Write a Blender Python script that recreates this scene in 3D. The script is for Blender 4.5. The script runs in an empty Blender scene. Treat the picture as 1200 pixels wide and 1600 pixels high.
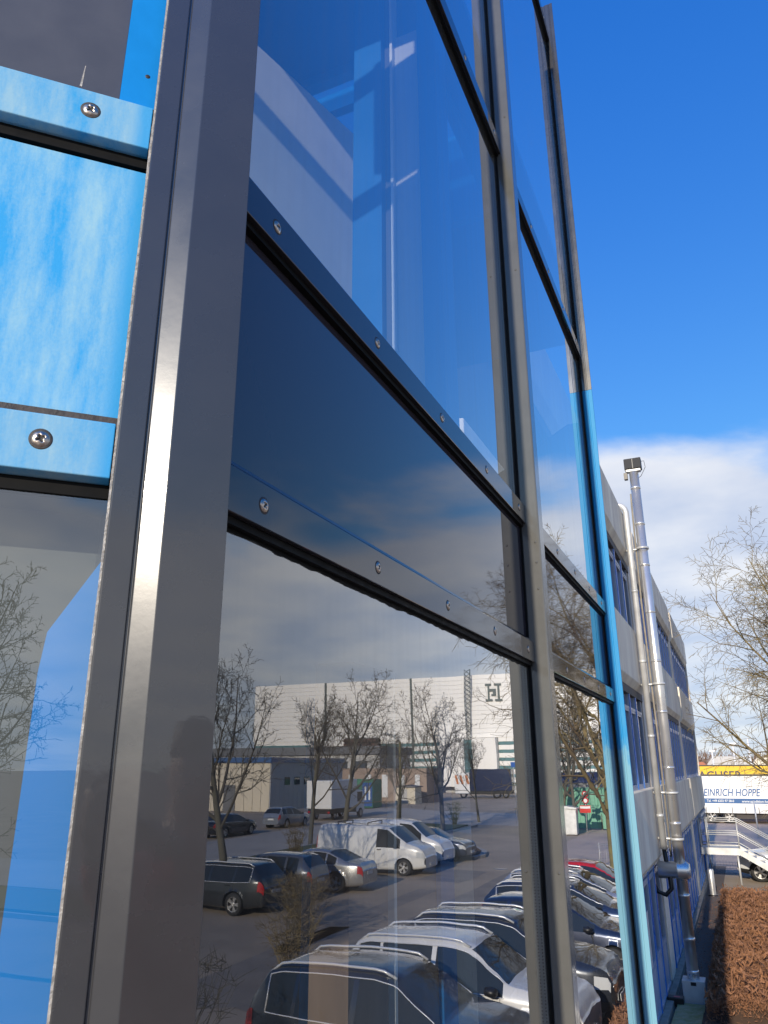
import bpy, bmesh, math, random
from math import sin, cos, tan, pi, radians, sqrt, atan2
from mathutils import Vector, Matrix, Euler, noise as mnoise

S = bpy.context.scene
COL = S.collection
R = radians

# ------------------------------------------------------------------ camera, sky, sun, exposure
CAM_H = 4.4
F_PX, PITCH, ROLL, YAW = 1182.806, 0.3246995, -0.0056541, 0.41906
cd = bpy.data.cameras.new('camera')
cam = bpy.data.objects.new('camera', cd)
COL.objects.link(cam)
fw = Vector((-sin(YAW) * cos(PITCH), cos(YAW) * cos(PITCH), sin(PITCH)))
rt = Vector((cos(YAW), sin(YAW), 0))
up = rt.cross(fw)
r2 = cos(ROLL) * rt + sin(ROLL) * up
u2 = -sin(ROLL) * rt + cos(ROLL) * up
cam.matrix_world = Matrix(((r2.x, u2.x, -fw.x, 0), (r2.y, u2.y, -fw.y, 0), (r2.z, u2.z, -fw.z, CAM_H), (0, 0, 0, 1)))
cd.sensor_fit = 'VERTICAL'
cd.sensor_height = 36
cd.lens = F_PX / 1600 * 36
cd.clip_start = 0.02
cd.clip_end = 6000
S.camera = cam

SUN_EL, SUN_AZ = R(19.5), R(1.15)     # azimuth measured from -Y towards +X
sun_to = Vector((sin(SUN_AZ) * cos(SUN_EL), -cos(SUN_AZ) * cos(SUN_EL), sin(SUN_EL)))
W = bpy.data.worlds.new('World')
S.world = W
W.use_nodes = True
nt = W.node_tree
nt.nodes.clear()


def N(tree, typ, loc=None, **kw):
    n = tree.nodes.new(typ)
    for k, v in kw.items():
        setattr(n, k, v)
    return n


def L(tree, a, b):
    tree.links.new(a, b)


def mth(tree, op, a, b=None, clamp=False):
    n = tree.nodes.new('ShaderNodeMath')
    n.operation = op
    n.use_clamp = clamp
    for i, v in enumerate((a, b)):
        if v is None:
            continue
        if hasattr(v, 'is_linked') or hasattr(v, 'links'):
            tree.links.new(v, n.inputs[i])
        else:
            n.inputs[i].default_value = v
    return n.outputs[0]


def maprange(tree, v, a, b, c, d, smooth=False):
    n = tree.nodes.new('ShaderNodeMapRange')
    if smooth:
        n.interpolation_type = 'SMOOTHSTEP'
    tree.links.new(v, n.inputs[0])
    for i, x in enumerate((a, b, c, d)):
        n.inputs[i + 1].default_value = x
    return n.outputs[0]


SKY_STRENGTH = 0.15
sky = N(nt, 'ShaderNodeTexSky', sky_type='NISHITA')
sky.sun_disc = False
sky.sun_elevation = SUN_EL
sky.sun_rotation = pi - SUN_AZ
sky.air_density = 1.0
sky.dust_density = 0.3
sky.ozone_density = 2.5
hs = N(nt, 'ShaderNodeHueSaturation')
hs.inputs['Saturation'].default_value = 1.0
hs.inputs['Value'].default_value = 1.0
L(nt, sky.outputs[0], hs.inputs['Color'])
tint = N(nt, 'ShaderNodeMixRGB', blend_type='MULTIPLY')
tint.inputs[0].default_value = 1.0
L(nt, hs.outputs[0], tint.inputs[1])
grade = N(nt, 'ShaderNodeMixRGB')
grade.inputs[1].default_value = (0.42, 0.74, 0.92, 1)
grade.inputs[2].default_value = (0.20, 0.83, 1.69, 1)
tc = N(nt, 'ShaderNodeTexCoord')
sx = N(nt, 'ShaderNodeSeparateXYZ')
L(nt, tc.outputs['Generated'], sx.inputs[0])
L(nt, maprange(nt, sx.outputs[2], 0.30, 0.78, 0, 1), grade.inputs[0])
L(nt, grade.outputs[0], tint.inputs[2])
den = mth(nt, 'ADD', mth(nt, 'MAXIMUM', sx.outputs[2], 0.0), 0.16)
cu = mth(nt, 'DIVIDE', sx.outputs[0], den)
cv = mth(nt, 'DIVIDE', sx.outputs[1], den)
cx = N(nt, 'ShaderNodeCombineXYZ')
L(nt, cu, cx.inputs[0])
L(nt, cv, cx.inputs[1])
cx.inputs[2].default_value = 3.7
cn = N(nt, 'ShaderNodeTexNoise')
cn.inputs['Scale'].default_value = 0.85
cn.inputs['Detail'].default_value = 9
cn.inputs['Roughness'].default_value = 0.52
cn.inputs['Distortion'].default_value = 0.35
L(nt, cx.outputs[0], cn.inputs['Vector'])
bias = maprange(nt, sx.outputs[2], 0.24, 0.46, 0.26, -0.27)
cf = maprange(nt, mth(nt, 'ADD', cn.outputs['Fac'], bias), 0.44, 0.60, 0.0, 0.93, smooth=True)
cn2 = N(nt, 'ShaderNodeTexNoise')
cn2.inputs['Scale'].default_value = 2.2
cn2.inputs['Detail'].default_value = 6
L(nt, cx.outputs[0], cn2.inputs['Vector'])
ccol = N(nt, 'ShaderNodeMixRGB')
L(nt, maprange(nt, cn2.outputs['Fac'], 0.35, 0.65, 0, 1), ccol.inputs[0])
ccol.inputs[1].default_value = (3.0, 3.4, 4.3, 1)
ccol.inputs[2].default_value = (4.7, 4.75, 4.95, 1)
mixc = N(nt, 'ShaderNodeMixRGB')
L(nt, cf, mixc.inputs[0])
L(nt, tint.outputs[0], mixc.inputs[1])
L(nt, ccol.outputs[0], mixc.inputs[2])
bg = N(nt, 'ShaderNodeBackground')
bg.inputs['Strength'].default_value = SKY_STRENGTH
L(nt, mixc.outputs[0], bg.inputs['Color'])
wo = N(nt, 'ShaderNodeOutputWorld')
L(nt, bg.outputs[0], wo.inputs['Surface'])

sd = bpy.data.lights.new('sun', 'SUN')
sd.energy = 3.7
sd.angle = R(0.53)
sd.color = (1.0, 0.89, 0.74)
so = bpy.data.objects.new('sun', sd)
COL.objects.link(so)
so.rotation_euler = (-sun_to).to_track_quat('-Z', 'Y').to_euler()
so.location = sun_to * 60

S.view_settings.view_transform = 'Standard'
S.view_settings.look = 'None'
S.view_settings.exposure = 0.35
S.view_settings.gamma = 1.0
S.view_settings.use_curve_mapping = False
S.render.engine = 'CYCLES'
S.cycles.max_bounces = 10
S.cycles.diffuse_bounces = 3
S.cycles.glossy_bounces = 5
S.cycles.transmission_bounces = 6
S.cycles.transparent_max_bounces = 16
S.cycles.caustics_reflective = False
S.cycles.caustics_refractive = False
S.cycles.use_denoising = True
S.cycles.sample_clamp_indirect = 6.0

# ------------------------------------------------------------------ helpers
E1 = Vector((sqrt(.5), sqrt(.5), 0))       # along the angled facade
N1 = Vector((sqrt(.5), -sqrt(.5), 0))      # out of the angled facade
F0 = -0.87 * N1


def f1(a, n, z):
    return F0 + a * E1 + n * N1 + Vector((0, 0, z))


class MB:
    """collects shapes for ONE mesh object"""

    def __init__(self):
        self.v = []
        self.f = []
        self.m = []
        self.s = []

    def add(self, vs, fs, mi=0, smooth=False):
        o = len(self.v)
        self.v += [tuple(p) for p in vs]
        self.f += [tuple(i + o for i in f) for f in fs]
        self.m += [mi] * len(fs)
        self.s += [smooth] * len(fs)
        return self

    def box(self, x0, x1, y0, y1, z0, z1, mi=0, xf=None):
        vs = [(x, y, z) for z in (z0, z1) for y in (y0, y1) for x in (x0, x1)]
        if xf:
            vs = [xf(*p) for p in vs]
        return self.add(vs, [(0, 2, 3, 1), (4, 5, 7, 6), (0, 1, 5, 4), (2, 6, 7, 3), (0, 4, 6, 2), (1, 3, 7, 5)], mi)

    def prism(self, poly, s0, s1, xf, mi=0):
        """poly: 2d points, xf(p, q, s) -> 3d"""
        n = len(poly)
        vs = [xf(p, q, s0) for p, q in poly] + [xf(p, q, s1) for p, q in poly]
        fs = [tuple(range(n)), tuple(range(2 * n - 1, n - 1, -1))]
        fs += [(i, i + n, (i + 1) % n + n, (i + 1) % n) for i in range(n)]
        return self.add(vs, fs, mi)

    def tube(self, pts, rad, sides=8, mi=0, smooth=True, caps=True):
        pts = [Vector(p) for p in pts]
        if not hasattr(rad, '__len__'):
            rad = [rad] * len(pts)
        vs, fs = [], []
        ref = Vector((0.31, 0.17, 0.93))
        for i, p in enumerate(pts):
            d = (pts[min(i + 1, len(pts) - 1)] - pts[max(i - 1, 0)])
            if d.length < 1e-9:
                d = Vector((0, 0, 1))
            d.normalize()
            if i == 0:
                a = d.cross(ref)
                if a.length < 1e-3:
                    a = d.cross(Vector((1, 0, 0)))
                a.normalize()
            else:
                a = a - d * a.dot(d)
                a.normalize()
            b = d.cross(a)
            for k in range(sides):
                t = 2 * pi * k / sides
                vs.append(p + (a * cos(t) + b * sin(t)) * rad[i])
        for i in range(len(pts) - 1):
            for k in range(sides):
                k2 = (k + 1) % sides
                fs.append((i * sides + k, i * sides + k2, (i + 1) * sides + k2, (i + 1) * sides + k))
        if caps:
            fs.append(tuple(range(sides - 1, -1, -1)))
            fs.append(tuple((len(pts) - 1) * sides + k for k in range(sides)))
        return self.add(vs, fs, mi, smooth)

    def lathe(self, prof, origin, axis, sides=24, mi=0, smooth=True):
        ax = Vector(axis).normalized()
        a = ax.orthogonal().normalized()
        b = ax.cross(a)
        o = Vector(origin)
        vs, fs = [], []
        for h, r in prof:
            for k in range(sides):
                t = 2 * pi * k / sides
                vs.append(o + ax * h + (a * cos(t) + b * sin(t)) * r)
        for i in range(len(prof) - 1):
            for k in range(sides):
                k2 = (k + 1) % sides
                fs.append((i * sides + k, i * sides + k2, (i + 1) * sides + k2, (i + 1) * sides + k))
        return self.add(vs, fs, mi, smooth)

    def weld(self, eps=1e-5):
        idx, nv, mp_ = {}, [], []
        for p in self.v:
            k = (round(p[0] / eps), round(p[1] / eps), round(p[2] / eps))
            if k not in idx:
                idx[k] = len(nv)
                nv.append(p)
            mp_.append(idx[k])
        nf, nm, ns = [], [], []
        for f, m, sm in zip(self.f, self.m, self.s):
            g_ = []
            for i in f:
                j = mp_[i]
                if j not in g_:
                    g_.append(j)
            if len(g_) > 2:
                nf.append(tuple(g_))
                nm.append(m)
                ns.append(sm)
        self.v, self.f, self.m, self.s = nv, nf, nm, ns
        return self

    def mesh(self, name, mats):
        me = bpy.data.meshes.new(name)
        me.from_pydata(self.v, [], self.f)
        for m in (mats if isinstance(mats, (list, tuple)) else [mats]):
            me.materials.append(m)
        me.polygons.foreach_set('material_index', self.m)
        me.polygons.foreach_set('use_smooth', self.s)
        me.update()
        return me

    def obj(self, name, mats, parent=None, bevel=0, fixn=True):
        me = self.mesh(name, mats)
        if fixn and len(self.f) < 60000:
            bm = bmesh.new()
            bm.from_mesh(me)
            bmesh.ops.recalc_face_normals(bm, faces=bm.faces)
            bm.to_mesh(me)
            bm.free()
        o = bpy.data.objects.new(name, me)
        COL.objects.link(o)
        if parent:
            o.parent = parent
        if bevel:
            b = o.modifiers.new('bevel', 'BEVEL')
            b.width = bevel
            b.segments = 2
            b.limit_method = 'ANGLE'
            b.angle_limit = R(25)
            b.harden_normals = False
        return o


def tag(o, label=None, cat=None, group=None, kind=None):
    if label:
        o['label'] = label
    if cat:
        o['category'] = cat
    if group:
        o['group'] = group
    if kind:
        o['kind'] = kind
    return o


def thing(name, label, cat, loc=(0, 0, 0), rz=0.0, group=None):
    o = bpy.data.objects.new(name, None)
    COL.objects.link(o)
    o.location = loc
    o.rotation_euler = (0, 0, rz)
    return tag(o, label, cat, group)


def part(me, name, parent, loc=(0, 0, 0), rz=0):
    o = bpy.data.objects.new(name, me)
    COL.objects.link(o)
    o.parent = parent
    o.location = loc
    o.rotation_euler = (0, 0, rz)
    return o


def copy_tree(o, parent=None):
    c = o.copy()
    COL.objects.link(c)
    if parent:
        c.parent = parent
    for ch in list(o.children):
        copy_tree(ch, c)
    return c


# ------------------------------------------------------------------ materials
def mat(name, col, rough=0.5, metal=0.0, var=0.0, vscale=6.0, bump=0.0, bscale=60.0, coat=0.0, spec=0.5, stretch=None, col2=None, det=6):
    m = bpy.data.materials.new(name)
    m.use_nodes = True
    t = m.node_tree
    b = t.nodes['Principled BSDF']
    b.inputs['Base Color'].default_value = (*col, 1)
    b.inputs['Roughness'].default_value = rough
    b.inputs['Metallic'].default_value = metal
    b.inputs['Coat Weight'].default_value = coat
    b.inputs['Coat Roughness'].default_value = 0.03
    b.inputs['Specular IOR Level'].default_value = spec
    if var or bump or col2:
        g = N(t, 'ShaderNodeTexCoord')
        mp = N(t, 'ShaderNodeMapping')
        L(t, g.outputs['Object'], mp.inputs[0])
        if stretch:
            mp.inputs['Scale'].default_value = stretch
    if var or col2:
        n = N(t, 'ShaderNodeTexNoise')
        n.inputs['Scale'].default_value = vscale
        n.inputs['Detail'].default_value = det
        n.inputs['Roughness'].default_value = 0.6
        L(t, mp.outputs[0], n.inputs['Vector'])
        mx = N(t, 'ShaderNodeMixRGB')
        L(t, maprange(t, n.outputs['Fac'], 0.3, 0.7, 0, 1), mx.inputs[0])
        if col2:
            mx.inputs[1].default_value = (*col, 1)
            mx.inputs[2].default_value = (*col2, 1)
        else:
            mx.inputs[1].default_value = tuple(c * (1 - var) for c in col) + (1,)
            mx.inputs[2].default_value = tuple(min(1, c * (1 + var)) for c in col) + (1,)
        L(t, mx.outputs[0], b.inputs['Base Color'])
        if rough > 0.15:
            L(t, maprange(t, n.outputs['Fac'], 0.3, 0.7, max(0.03, rough * 0.85), min(1, rough * 1.15)), b.inputs['Roughness'])
    if bump:
        n2 = N(t, 'ShaderNodeTexNoise')
        n2.inputs['Scale'].default_value = bscale
        n2.inputs['Detail'].default_value = 4
        L(t, mp.outputs[0], n2.inputs['Vector'])
        bp = N(t, 'ShaderNodeBump')
        bp.inputs['Strength'].default_value = bump
        bp.inputs['Distance'].default_value = 0.01
        L(t, n2.outputs['Fac'], bp.inputs['Height'])
        L(t, bp.outputs[0], b.inputs['Normal'])
        if coat:
            L(t, bp.outputs[0], b.inputs['Coat Normal'])
    return m


def glass_mat(name, tint, kmul=1.0, add=0.0, ior=1.52, wave=0.0, dust=1.0):
    """window unit: clear transmission plus the mirror image of four glass surfaces"""
    m = bpy.data.materials.new(name)
    m.use_nodes = True
    t = m.node_tree
    t.nodes.clear()
    lw = N(t, 'ShaderNodeLayerWeight')
    lw.inputs['Blend'].default_value = 0.5
    f0 = ((ior - 1) / (ior + 1)) ** 2
    frs = mth(t, 'ADD', mth(t, 'MULTIPLY', mth(t, 'POWER', lw.outputs['Facing'], 5.0), 1 - f0), f0)
    num = mth(t, 'MULTIPLY', frs, 4.0 * kmul)
    den = mth(t, 'ADD', mth(t, 'MULTIPLY', frs, 3.0), 1.0)
    fac = mth(t, 'ADD', mth(t, 'DIVIDE', num, den), add, clamp=True)
    tr = N(t, 'ShaderNodeBsdfTransparent')
    tr.inputs[0].default_value = (*tint, 1)
    gl = N(t, 'ShaderNodeBsdfGlossy')
    gl.inputs['Roughness'].default_value = 0.0
    gl.inputs['Color'].default_value = (0.96, 0.97, 0.98, 1)
    if wave:
        g = N(t, 'ShaderNodeTexCoord')
        n = N(t, 'ShaderNodeTexNoise')
        n.inputs['Scale'].default_value = 2.5
        n.inputs['Detail'].default_value = 2
        L(t, g.outputs['Object'], n.inputs['Vector'])
        bp = N(t, 'ShaderNodeBump')
        bp.inputs['Strength'].default_value = wave
        bp.inputs['Distance'].default_value = 0.02
        L(t, n.outputs['Fac'], bp.inputs['Height'])
        L(t, bp.outputs[0], gl.inputs['Normal'])
    mx = N(t, 'ShaderNodeMixShader')
    L(t, fac, mx.inputs[0])
    L(t, tr.outputs[0], mx.inputs[1])
    L(t, gl.outputs[0], mx.inputs[2])
    # thin film of dust and dried rain runs on the pane
    g = N(t, 'ShaderNodeTexCoord')
    mp = N(t, 'ShaderNodeMapping')
    mp.inputs['Scale'].default_value = (9, 9, 0.35)
    L(t, g.outputs['Object'], mp.inputs[0])
    n = N(t, 'ShaderNodeTexNoise')
    n.inputs['Scale'].default_value = 5
    n.inputs['Detail'].default_value = 5
    L(t, mp.outputs[0], n.inputs['Vector'])
    df = N(t, 'ShaderNodeBsdfDiffuse')
    df.inputs[0].default_value = (0.55, 0.48, 0.38, 1)
    mx2 = N(t, 'ShaderNodeMixShader')
    L(t, maprange(t, n.outputs['Fac'], 0.42, 0.8, 0.024 * dust, 0.065 * dust), mx2.inputs[0])
    L(t, mx.outputs[0], mx2.inputs[1])
    L(t, df.outputs[0], mx2.inputs[2])
    o = N(t, 'ShaderNodeOutputMaterial')
    L(t, mx2.outputs[0], o.inputs['Surface'])
    return m


def faded_blue(name, fresh, chalk, amount, zfade=None, edge=False):
    """blue paint that has chalked in vertical runs"""
    m = bpy.data.materials.new(name)
    m.use_nodes = True
    t = m.node_tree
    b = t.nodes['Principled BSDF']
    g = N(t, 'ShaderNodeTexCoord')
    mp = N(t, 'ShaderNodeMapping')
    mp.inputs['Scale'].default_value = (15, 15, 3.4)
    L(t, g.outputs['Object'], mp.inputs[0])
    n = N(t, 'ShaderNodeTexNoise')
    n.inputs['Scale'].default_value = 1.6
    n.inputs['Detail'].default_value = 10
    n.inputs['Roughness'].default_value = 0.68
    L(t, mp.outputs[0], n.inputs['Vector'])
    n3 = N(t, 'ShaderNodeTexNoise')
    n3.inputs['Scale'].default_value = 260
    n3.inputs['Detail'].default_value = 3
    L(t, g.outputs['Object'], n3.inputs['Vector'])
    v = mth(t, 'ADD', n.outputs['Fac'], mth(t, 'MULTIPLY', mth(t, 'SUBTRACT', n3.outputs['Fac'], 0.5), 0.12))
    fac = maprange(t, v, 0.47 - amount, 0.80 - amount, 0, 0.92, smooth=False)
    if zfade is not None:
        sp = N(t, 'ShaderNodeSeparateXYZ')
        L(t, g.outputs['Object'], sp.inputs[0])
        zz = mth(t, 'ADD', sp.outputs[2], mth(t, 'MULTIPLY', n.outputs['Fac'], 0.5))
        fac = mth(t, 'MAXIMUM', mth(t, 'MULTIPLY', fac, 0.25), maprange(t, zz, zfade, zfade - 0.10, 0, 0.8, smooth=True))
    if edge:   # protected strip beside the corner post stays fresh (a = 0 edge)
        sp = N(t, 'ShaderNodeSeparateXYZ')
        L(t, g.outputs['Object'], sp.inputs[0])
        along = mth(t, 'ADD', mth(t, 'MULTIPLY', mth(t, 'ADD', sp.outputs[0], sp.outputs[1]), sqrt(.5)), 1.3 * sqrt(.5))
        al = mth(t, 'ADD', along, mth(t, 'MULTIPLY', mth(t, 'SUBTRACT', n.outputs['Fac'], 0.5), 0.05))
        fac = mth(t, 'MULTIPLY', fac, maprange(t, al, -0.005, -0.03, 0.12, 1.0, smooth=True))
    mx = N(t, 'ShaderNodeMixRGB')
    L(t, fac, mx.inputs[0])
    mx.inputs[1].default_value = (*fresh, 1)
    mx.inputs[2].default_value = (*chalk, 1)
    L(t, mx.outputs[0], b.inputs['Base Color'])
    L(t, maprange(t, fac, 0, 1, 0.50, 0.70), b.inputs['Roughness'])
    b.inputs['Specular IOR Level'].default_value = 0.25
    bp = N(t, 'ShaderNodeBump')
    bp.inputs['Strength'].default_value = 0.06
    bp.inputs['Distance'].default_value = 0.004
    L(t, n3.outputs['Fac'], bp.inputs['Height'])
    L(t, bp.outputs[0], b.inputs['Normal'])
    return m


M = {}
M['anthracite'] = mat('anthracite gloss paint', (0.075, 0.078, 0.085), 0.16, bump=0.010, bscale=35, coat=0.3, var=0.06)
M['post'] = mat('grey post paint', (0.040, 0.040, 0.042), 0.27, bump=0.006, bscale=90, var=0.05, vscale=10, coat=0.9, spec=0.5)
M['mullion'] = mat('grey mullion paint', (0.115, 0.115, 0.108), 0.13, bump=0.03, bscale=55, var=0.12, coat=0.4)
M['transom'] = mat('dark transom coating', (0.034, 0.034, 0.042), 0.06, bump=0.002, bscale=6, coat=0.2)
M['spandrel'] = mat('dark enamelled glass', (0.040, 0.036, 0.047), 0.02, bump=0.0015, bscale=2.5, coat=0.25)
M['dark_panel'] = mat('matt dark grey panel', (0.075, 0.077, 0.088), 0.32, var=0.12, vscale=9)
M['gasket'] = mat('black rubber', (0.007, 0.007, 0.007), 0.6, var=0.3, vscale=40, spec=0.12)
M['gasket_dirty'] = mat('weathered rubber', (0.055, 0.048, 0.045), 0.7, var=0.4, vscale=50, bump=0.2, bscale=150)
M['sealant'] = mat('dried sealant', (0.36, 0.34, 0.31), 0.4, var=0.3, vscale=60, bump=0.4, bscale=140)
M['blue'] = mat('blue powder coat', (0.010, 0.225, 0.60), 0.22, var=0.08, vscale=12, coat=0.2)
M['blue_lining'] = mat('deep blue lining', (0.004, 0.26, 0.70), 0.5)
M['blue_in'] = mat('blue interior paint', (0.008, 0.13, 0.36), 0.35, var=0.08, vscale=3)
M['blue_faded'] = faded_blue('chalked blue panel', (0.03, 0.33, 0.70), (0.30, 0.53, 0.65), 0.13, edge=True)
M['blue_cap'] = faded_blue('chalked blue cap', (0.03, 0.32, 0.66), (0.28, 0.48, 0.60), 0.17, edge=True)
M['blue_post'] = faded_blue('blue post paint', (0.010, 0.27, 0.58), (0.24, 0.46, 0.53), 0.0, zfade=4.75)
M['steel'] = mat('stainless steel', (0.74, 0.72, 0.68), 0.30, 0.75, var=0.03, vscale=3)
M['screw'] = mat('weathered screw steel', (0.50, 0.42, 0.35), 0.32, 1.0, var=0.3, vscale=300)
M['recess'] = mat('dark screw recess', (0.02, 0.018, 0.016), 0.6)
M['spacer'] = mat('glazing spacer bar', (0.55, 0.57, 0.55), 0.35, 0.6)
M['spacer_hole'] = mat('spacer perforation', (0.02, 0.02, 0.02), 0.7)
M['glass2'] = glass_mat('facade glass', (0.86, 0.92, 0.94), 1.0, 0.06, wave=0.025)
M['glass1'] = glass_mat('sun control glass', (0.86, 0.93, 0.97), 0.9, 0.06, dust=0.10)
M['int_wall'] = mat('interior plaster', (0.50, 0.50, 0.49), 0.7, var=0.05)
M['int_dark'] = mat('interior dark lining', (0.05, 0.05, 0.055), 0.6, var=0.1)
M['int_wood'] = mat('interior red brown panel', (0.16, 0.10, 0.065), 0.5, var=0.15, vscale=4, stretch=(6, 6, 0.5))
M['int_floor'] = mat('interior floor', (0.22, 0.20, 0.18), 0.5, var=0.1)
M['blind'] = mat('olive grey blind', (0.12, 0.115, 0.095), 0.8, var=0.06)


def make_concrete():
    m = mat('washed concrete', (0.88, 0.75, 0.59), 0.85, var=0.22, vscale=1.6, bump=0.5, bscale=90, stretch=(1, 1, 0.22), det=10)
    return m


M['concrete'] = make_concrete()
M['concrete_light'] = mat('pale concrete', (0.86, 0.75, 0.60), 0.85, var=0.12, vscale=2, bump=0.4, bscale=90)
M['soffit'] = mat('dark soffit board', (0.13, 0.12, 0.11), 0.8, var=0.15)
M['win_blue'] = mat('office window blue', (0.02, 0.20, 0.66), 0.3, var=0.1, vscale=5)
M['win_pale'] = mat('office window pale frame', (0.36, 0.42, 0.52), 0.35, var=0.08)
M['win_panel'] = mat('pale lilac infill', (0.50, 0.53, 0.62), 0.35, var=0.06)
M['win_glass'] = mat('office pane', (0.035, 0.045, 0.06), 0.03, spec=0.9, bump=0.004, bscale=2, coat=0.6)
M['asphalt'] = mat('asphalt', (0.36, 0.29, 0.215), 0.9, var=0.2, vscale=0.35, bump=0.4, bscale=50, det=10)
M['patch'] = mat('dark repair asphalt', (0.25, 0.215, 0.18), 0.9, var=0.2, vscale=1.2)
M['asphalt_far'] = mat('pale yard paving', (0.46, 0.36, 0.29), 0.9, var=0.12, vscale=0.2, bump=0.3, bscale=40, det=10)
M['road'] = mat('road asphalt', (0.42, 0.38, 0.33), 0.9, var=0.12, vscale=0.3, bump=0.3, bscale=40)
M['kerb'] = mat('kerb stone', (0.36, 0.34, 0.31), 0.85, var=0.15, vscale=4)
M['paving'] = mat('mossy paving', (0.52, 0.41, 0.25), 0.9, col2=(0.32, 0.28, 0.08), vscale=9, bump=0.5, bscale=60)
M['plinth'] = mat('plinth stone', (0.30, 0.27, 0.22), 0.85, var=0.25, vscale=5)
M['gravel'] = mat('dark gravel', (0.12, 0.10, 0.085), 0.9, var=0.5, vscale=40)
M['soil'] = mat('leaf strewn soil', (0.16, 0.085, 0.05), 0.95, col2=(0.07, 0.045, 0.03), vscale=14, bump=0.8, bscale=40)
M['grass'] = mat('winter grass', (0.085, 0.11, 0.035), 0.95, col2=(0.14, 0.13, 0.05), vscale=1.5)
M['hedge'] = mat('hedge twigs', (0.20, 0.095, 0.048), 0.85, col2=(0.36, 0.17, 0.08), vscale=3)
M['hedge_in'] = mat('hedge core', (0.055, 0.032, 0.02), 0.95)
M['weed'] = mat('weed leaf', (0.05, 0.14, 0.03), 0.6)
M['bark'] = mat('bark with lichen', (0.10, 0.085, 0.06), 0.9, col2=(0.22, 0.19, 0.06), vscale=2.2, bump=0.5, bscale=30)
M['bark_grey'] = mat('grey bark', (0.085, 0.078, 0.065), 0.9, col2=(0.15, 0.14, 0.10), vscale=1.5, bump=0.5, bscale=30)
M['twig'] = mat('winter twigs', (0.13, 0.095, 0.065), 0.85, col2=(0.26, 0.20, 0.075), vscale=0.9)
M['twig_grey'] = mat('dark twigs', (0.10, 0.088, 0.068), 0.85)
M['black'] = mat('black plastic', (0.014, 0.014, 0.015), 0.4)
M['rubber'] = mat('tyre rubber', (0.02, 0.02, 0.02), 0.75)
M['white_paint'] = mat('white paint', (0.78, 0.77, 0.74), 0.35, var=0.04, coat=0.3)
M['galv'] = mat('galvanised steel', (0.60, 0.60, 0.58), 0.45, 0.35, var=0.12, vscale=4)
M['red_label'] = mat('red label', (0.62, 0.10, 0.12), 0.5)
M['white_plastic'] = mat('white plastic', (0.72, 0.72, 0.70), 0.45)
M['skin'] = mat('skin', (0.55, 0.34, 0.25), 0.5)
M['jacket'] = mat('red jacket', (0.62, 0.07, 0.05), 0.65, var=0.15, vscale=9)
M['trousers'] = mat('dark trousers', (0.03, 0.035, 0.05), 0.8)
M['hair'] = mat('brown hair', (0.06, 0.04, 0.025), 0.6)
M['lift'] = mat('lift orange paint', (0.50, 0.16, 0.03), 0.4)
M['lamp_glass'] = mat('lamp lens', (0.55, 0.56, 0.55), 0.08, spec=0.8, coat=0.8)
M['tail'] = mat('tail lamp red', (0.45, 0.01, 0.012), 0.15, coat=0.8)
M['car_glass'] = mat('car glass', (0.02, 0.024, 0.028), 0.02, spec=0.5, coat=0.0)
M['rim'] = mat('alloy rim', (0.62, 0.60, 0.56), 0.3, 0.7)
M['chrome'] = mat('bright trim', (0.75, 0.75, 0.75), 0.25, 0.35)
M['lamp_grey'] = mat('dusty lamp lens', (0.05, 0.05, 0.05), 0.7, spec=0.2)

# ------------------------------------------------------------------ setting: ground
g = MB().box(-1500, 1500, -1500, 1500, -0.6, 0.0).obj('ground', M['asphalt'])
tag(g, kind='structure')
MBR = MB().add([(22.6, -70, .004), (30.0, -70, .004), (30.0, 72, .004), (22.6, 62, .004)], [(0, 1, 2, 3)])
MBR.add([(-40, 62, .004), (22.6, 62, .004), (30.0, 72, .004), (70, 84, .004), (70, 96, .004), (22, 78, .004), (-40, 78, .004)], [(0, 1, 2, 3, 4, 5, 6)])
tag(MBR.obj('road', M['road']), kind='structure')
yard = MB().add([(-60, 38.5, .008), (9.2, 38.5, .008), (9.2, 61, .008), (-60, 61, .008)], [(0, 1, 2, 3)])
yard.add([(-80, 61, .008), (12, 61, .008), (12, 130, .008), (-80, 130, .008)], [(0, 1, 2, 3)])
tag(yard.obj('yard', M['asphalt_far']), kind='structure')
verge = MB()
verge.prism([(18.8, -30), (22.2, -30), (22.2, 60.5), (18.8, 60.5), (18.2, 50), (18.2, 20)], 0.0, 0.12, lambda p, q, s: (p, q, s))
tag(verge.obj('verge', M['grass']), kind='structure')
kb = MB()
for x0, x1 in ((22.2, 22.35), (18.05, 18.2)):
    kb.box(x0, x1, -30, 60.5, 0, 0.14)
tag(kb.obj('kerb', M['kerb']), kind='structure')
isl = MB().prism([(11.6, 39.4), (12.2, 39.0), (18.05, 39.0), (18.05, 41.0), (13.0, 44.5), (11.9, 42.5), (11.4, 40.6)], 0.0, 0.13, lambda p, q, s: (p, q, s))
tag(isl.obj('planted_island', M['kerb']), kind='structure')
isg = MB().prism([(11.9, 39.7), (12.4, 39.3), (17.9, 39.3), (17.9, 40.8), (13.0, 44.0), (12.1, 42.3), (11.7, 40.7)], 0.13, 0.16, lambda p, q, s: (p, q, s))
tag(isg.obj('island_soil', M['soil']), kind='structure')
bed = MB().prism([(-1.25, 3), (1.75, 3), (1.75, 17.2), (1.15, 17.6), (1.15, 30.6), (-1.25, 30.6)], 0.0, 0.06, lambda p, q, s: (p, q, s))
tag(bed.obj('planting_bed', M['soil']), kind='structure')
gut = MB().box(-1.78, -1.25, 5, 41, 0.0, 0.012)
tag(gut.obj('gravel_strip', M['gravel']), kind='structure')
pav = thing('paving', None, None)
pav['kind'] = 'structure'
rnd = random.Random(3)
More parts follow.
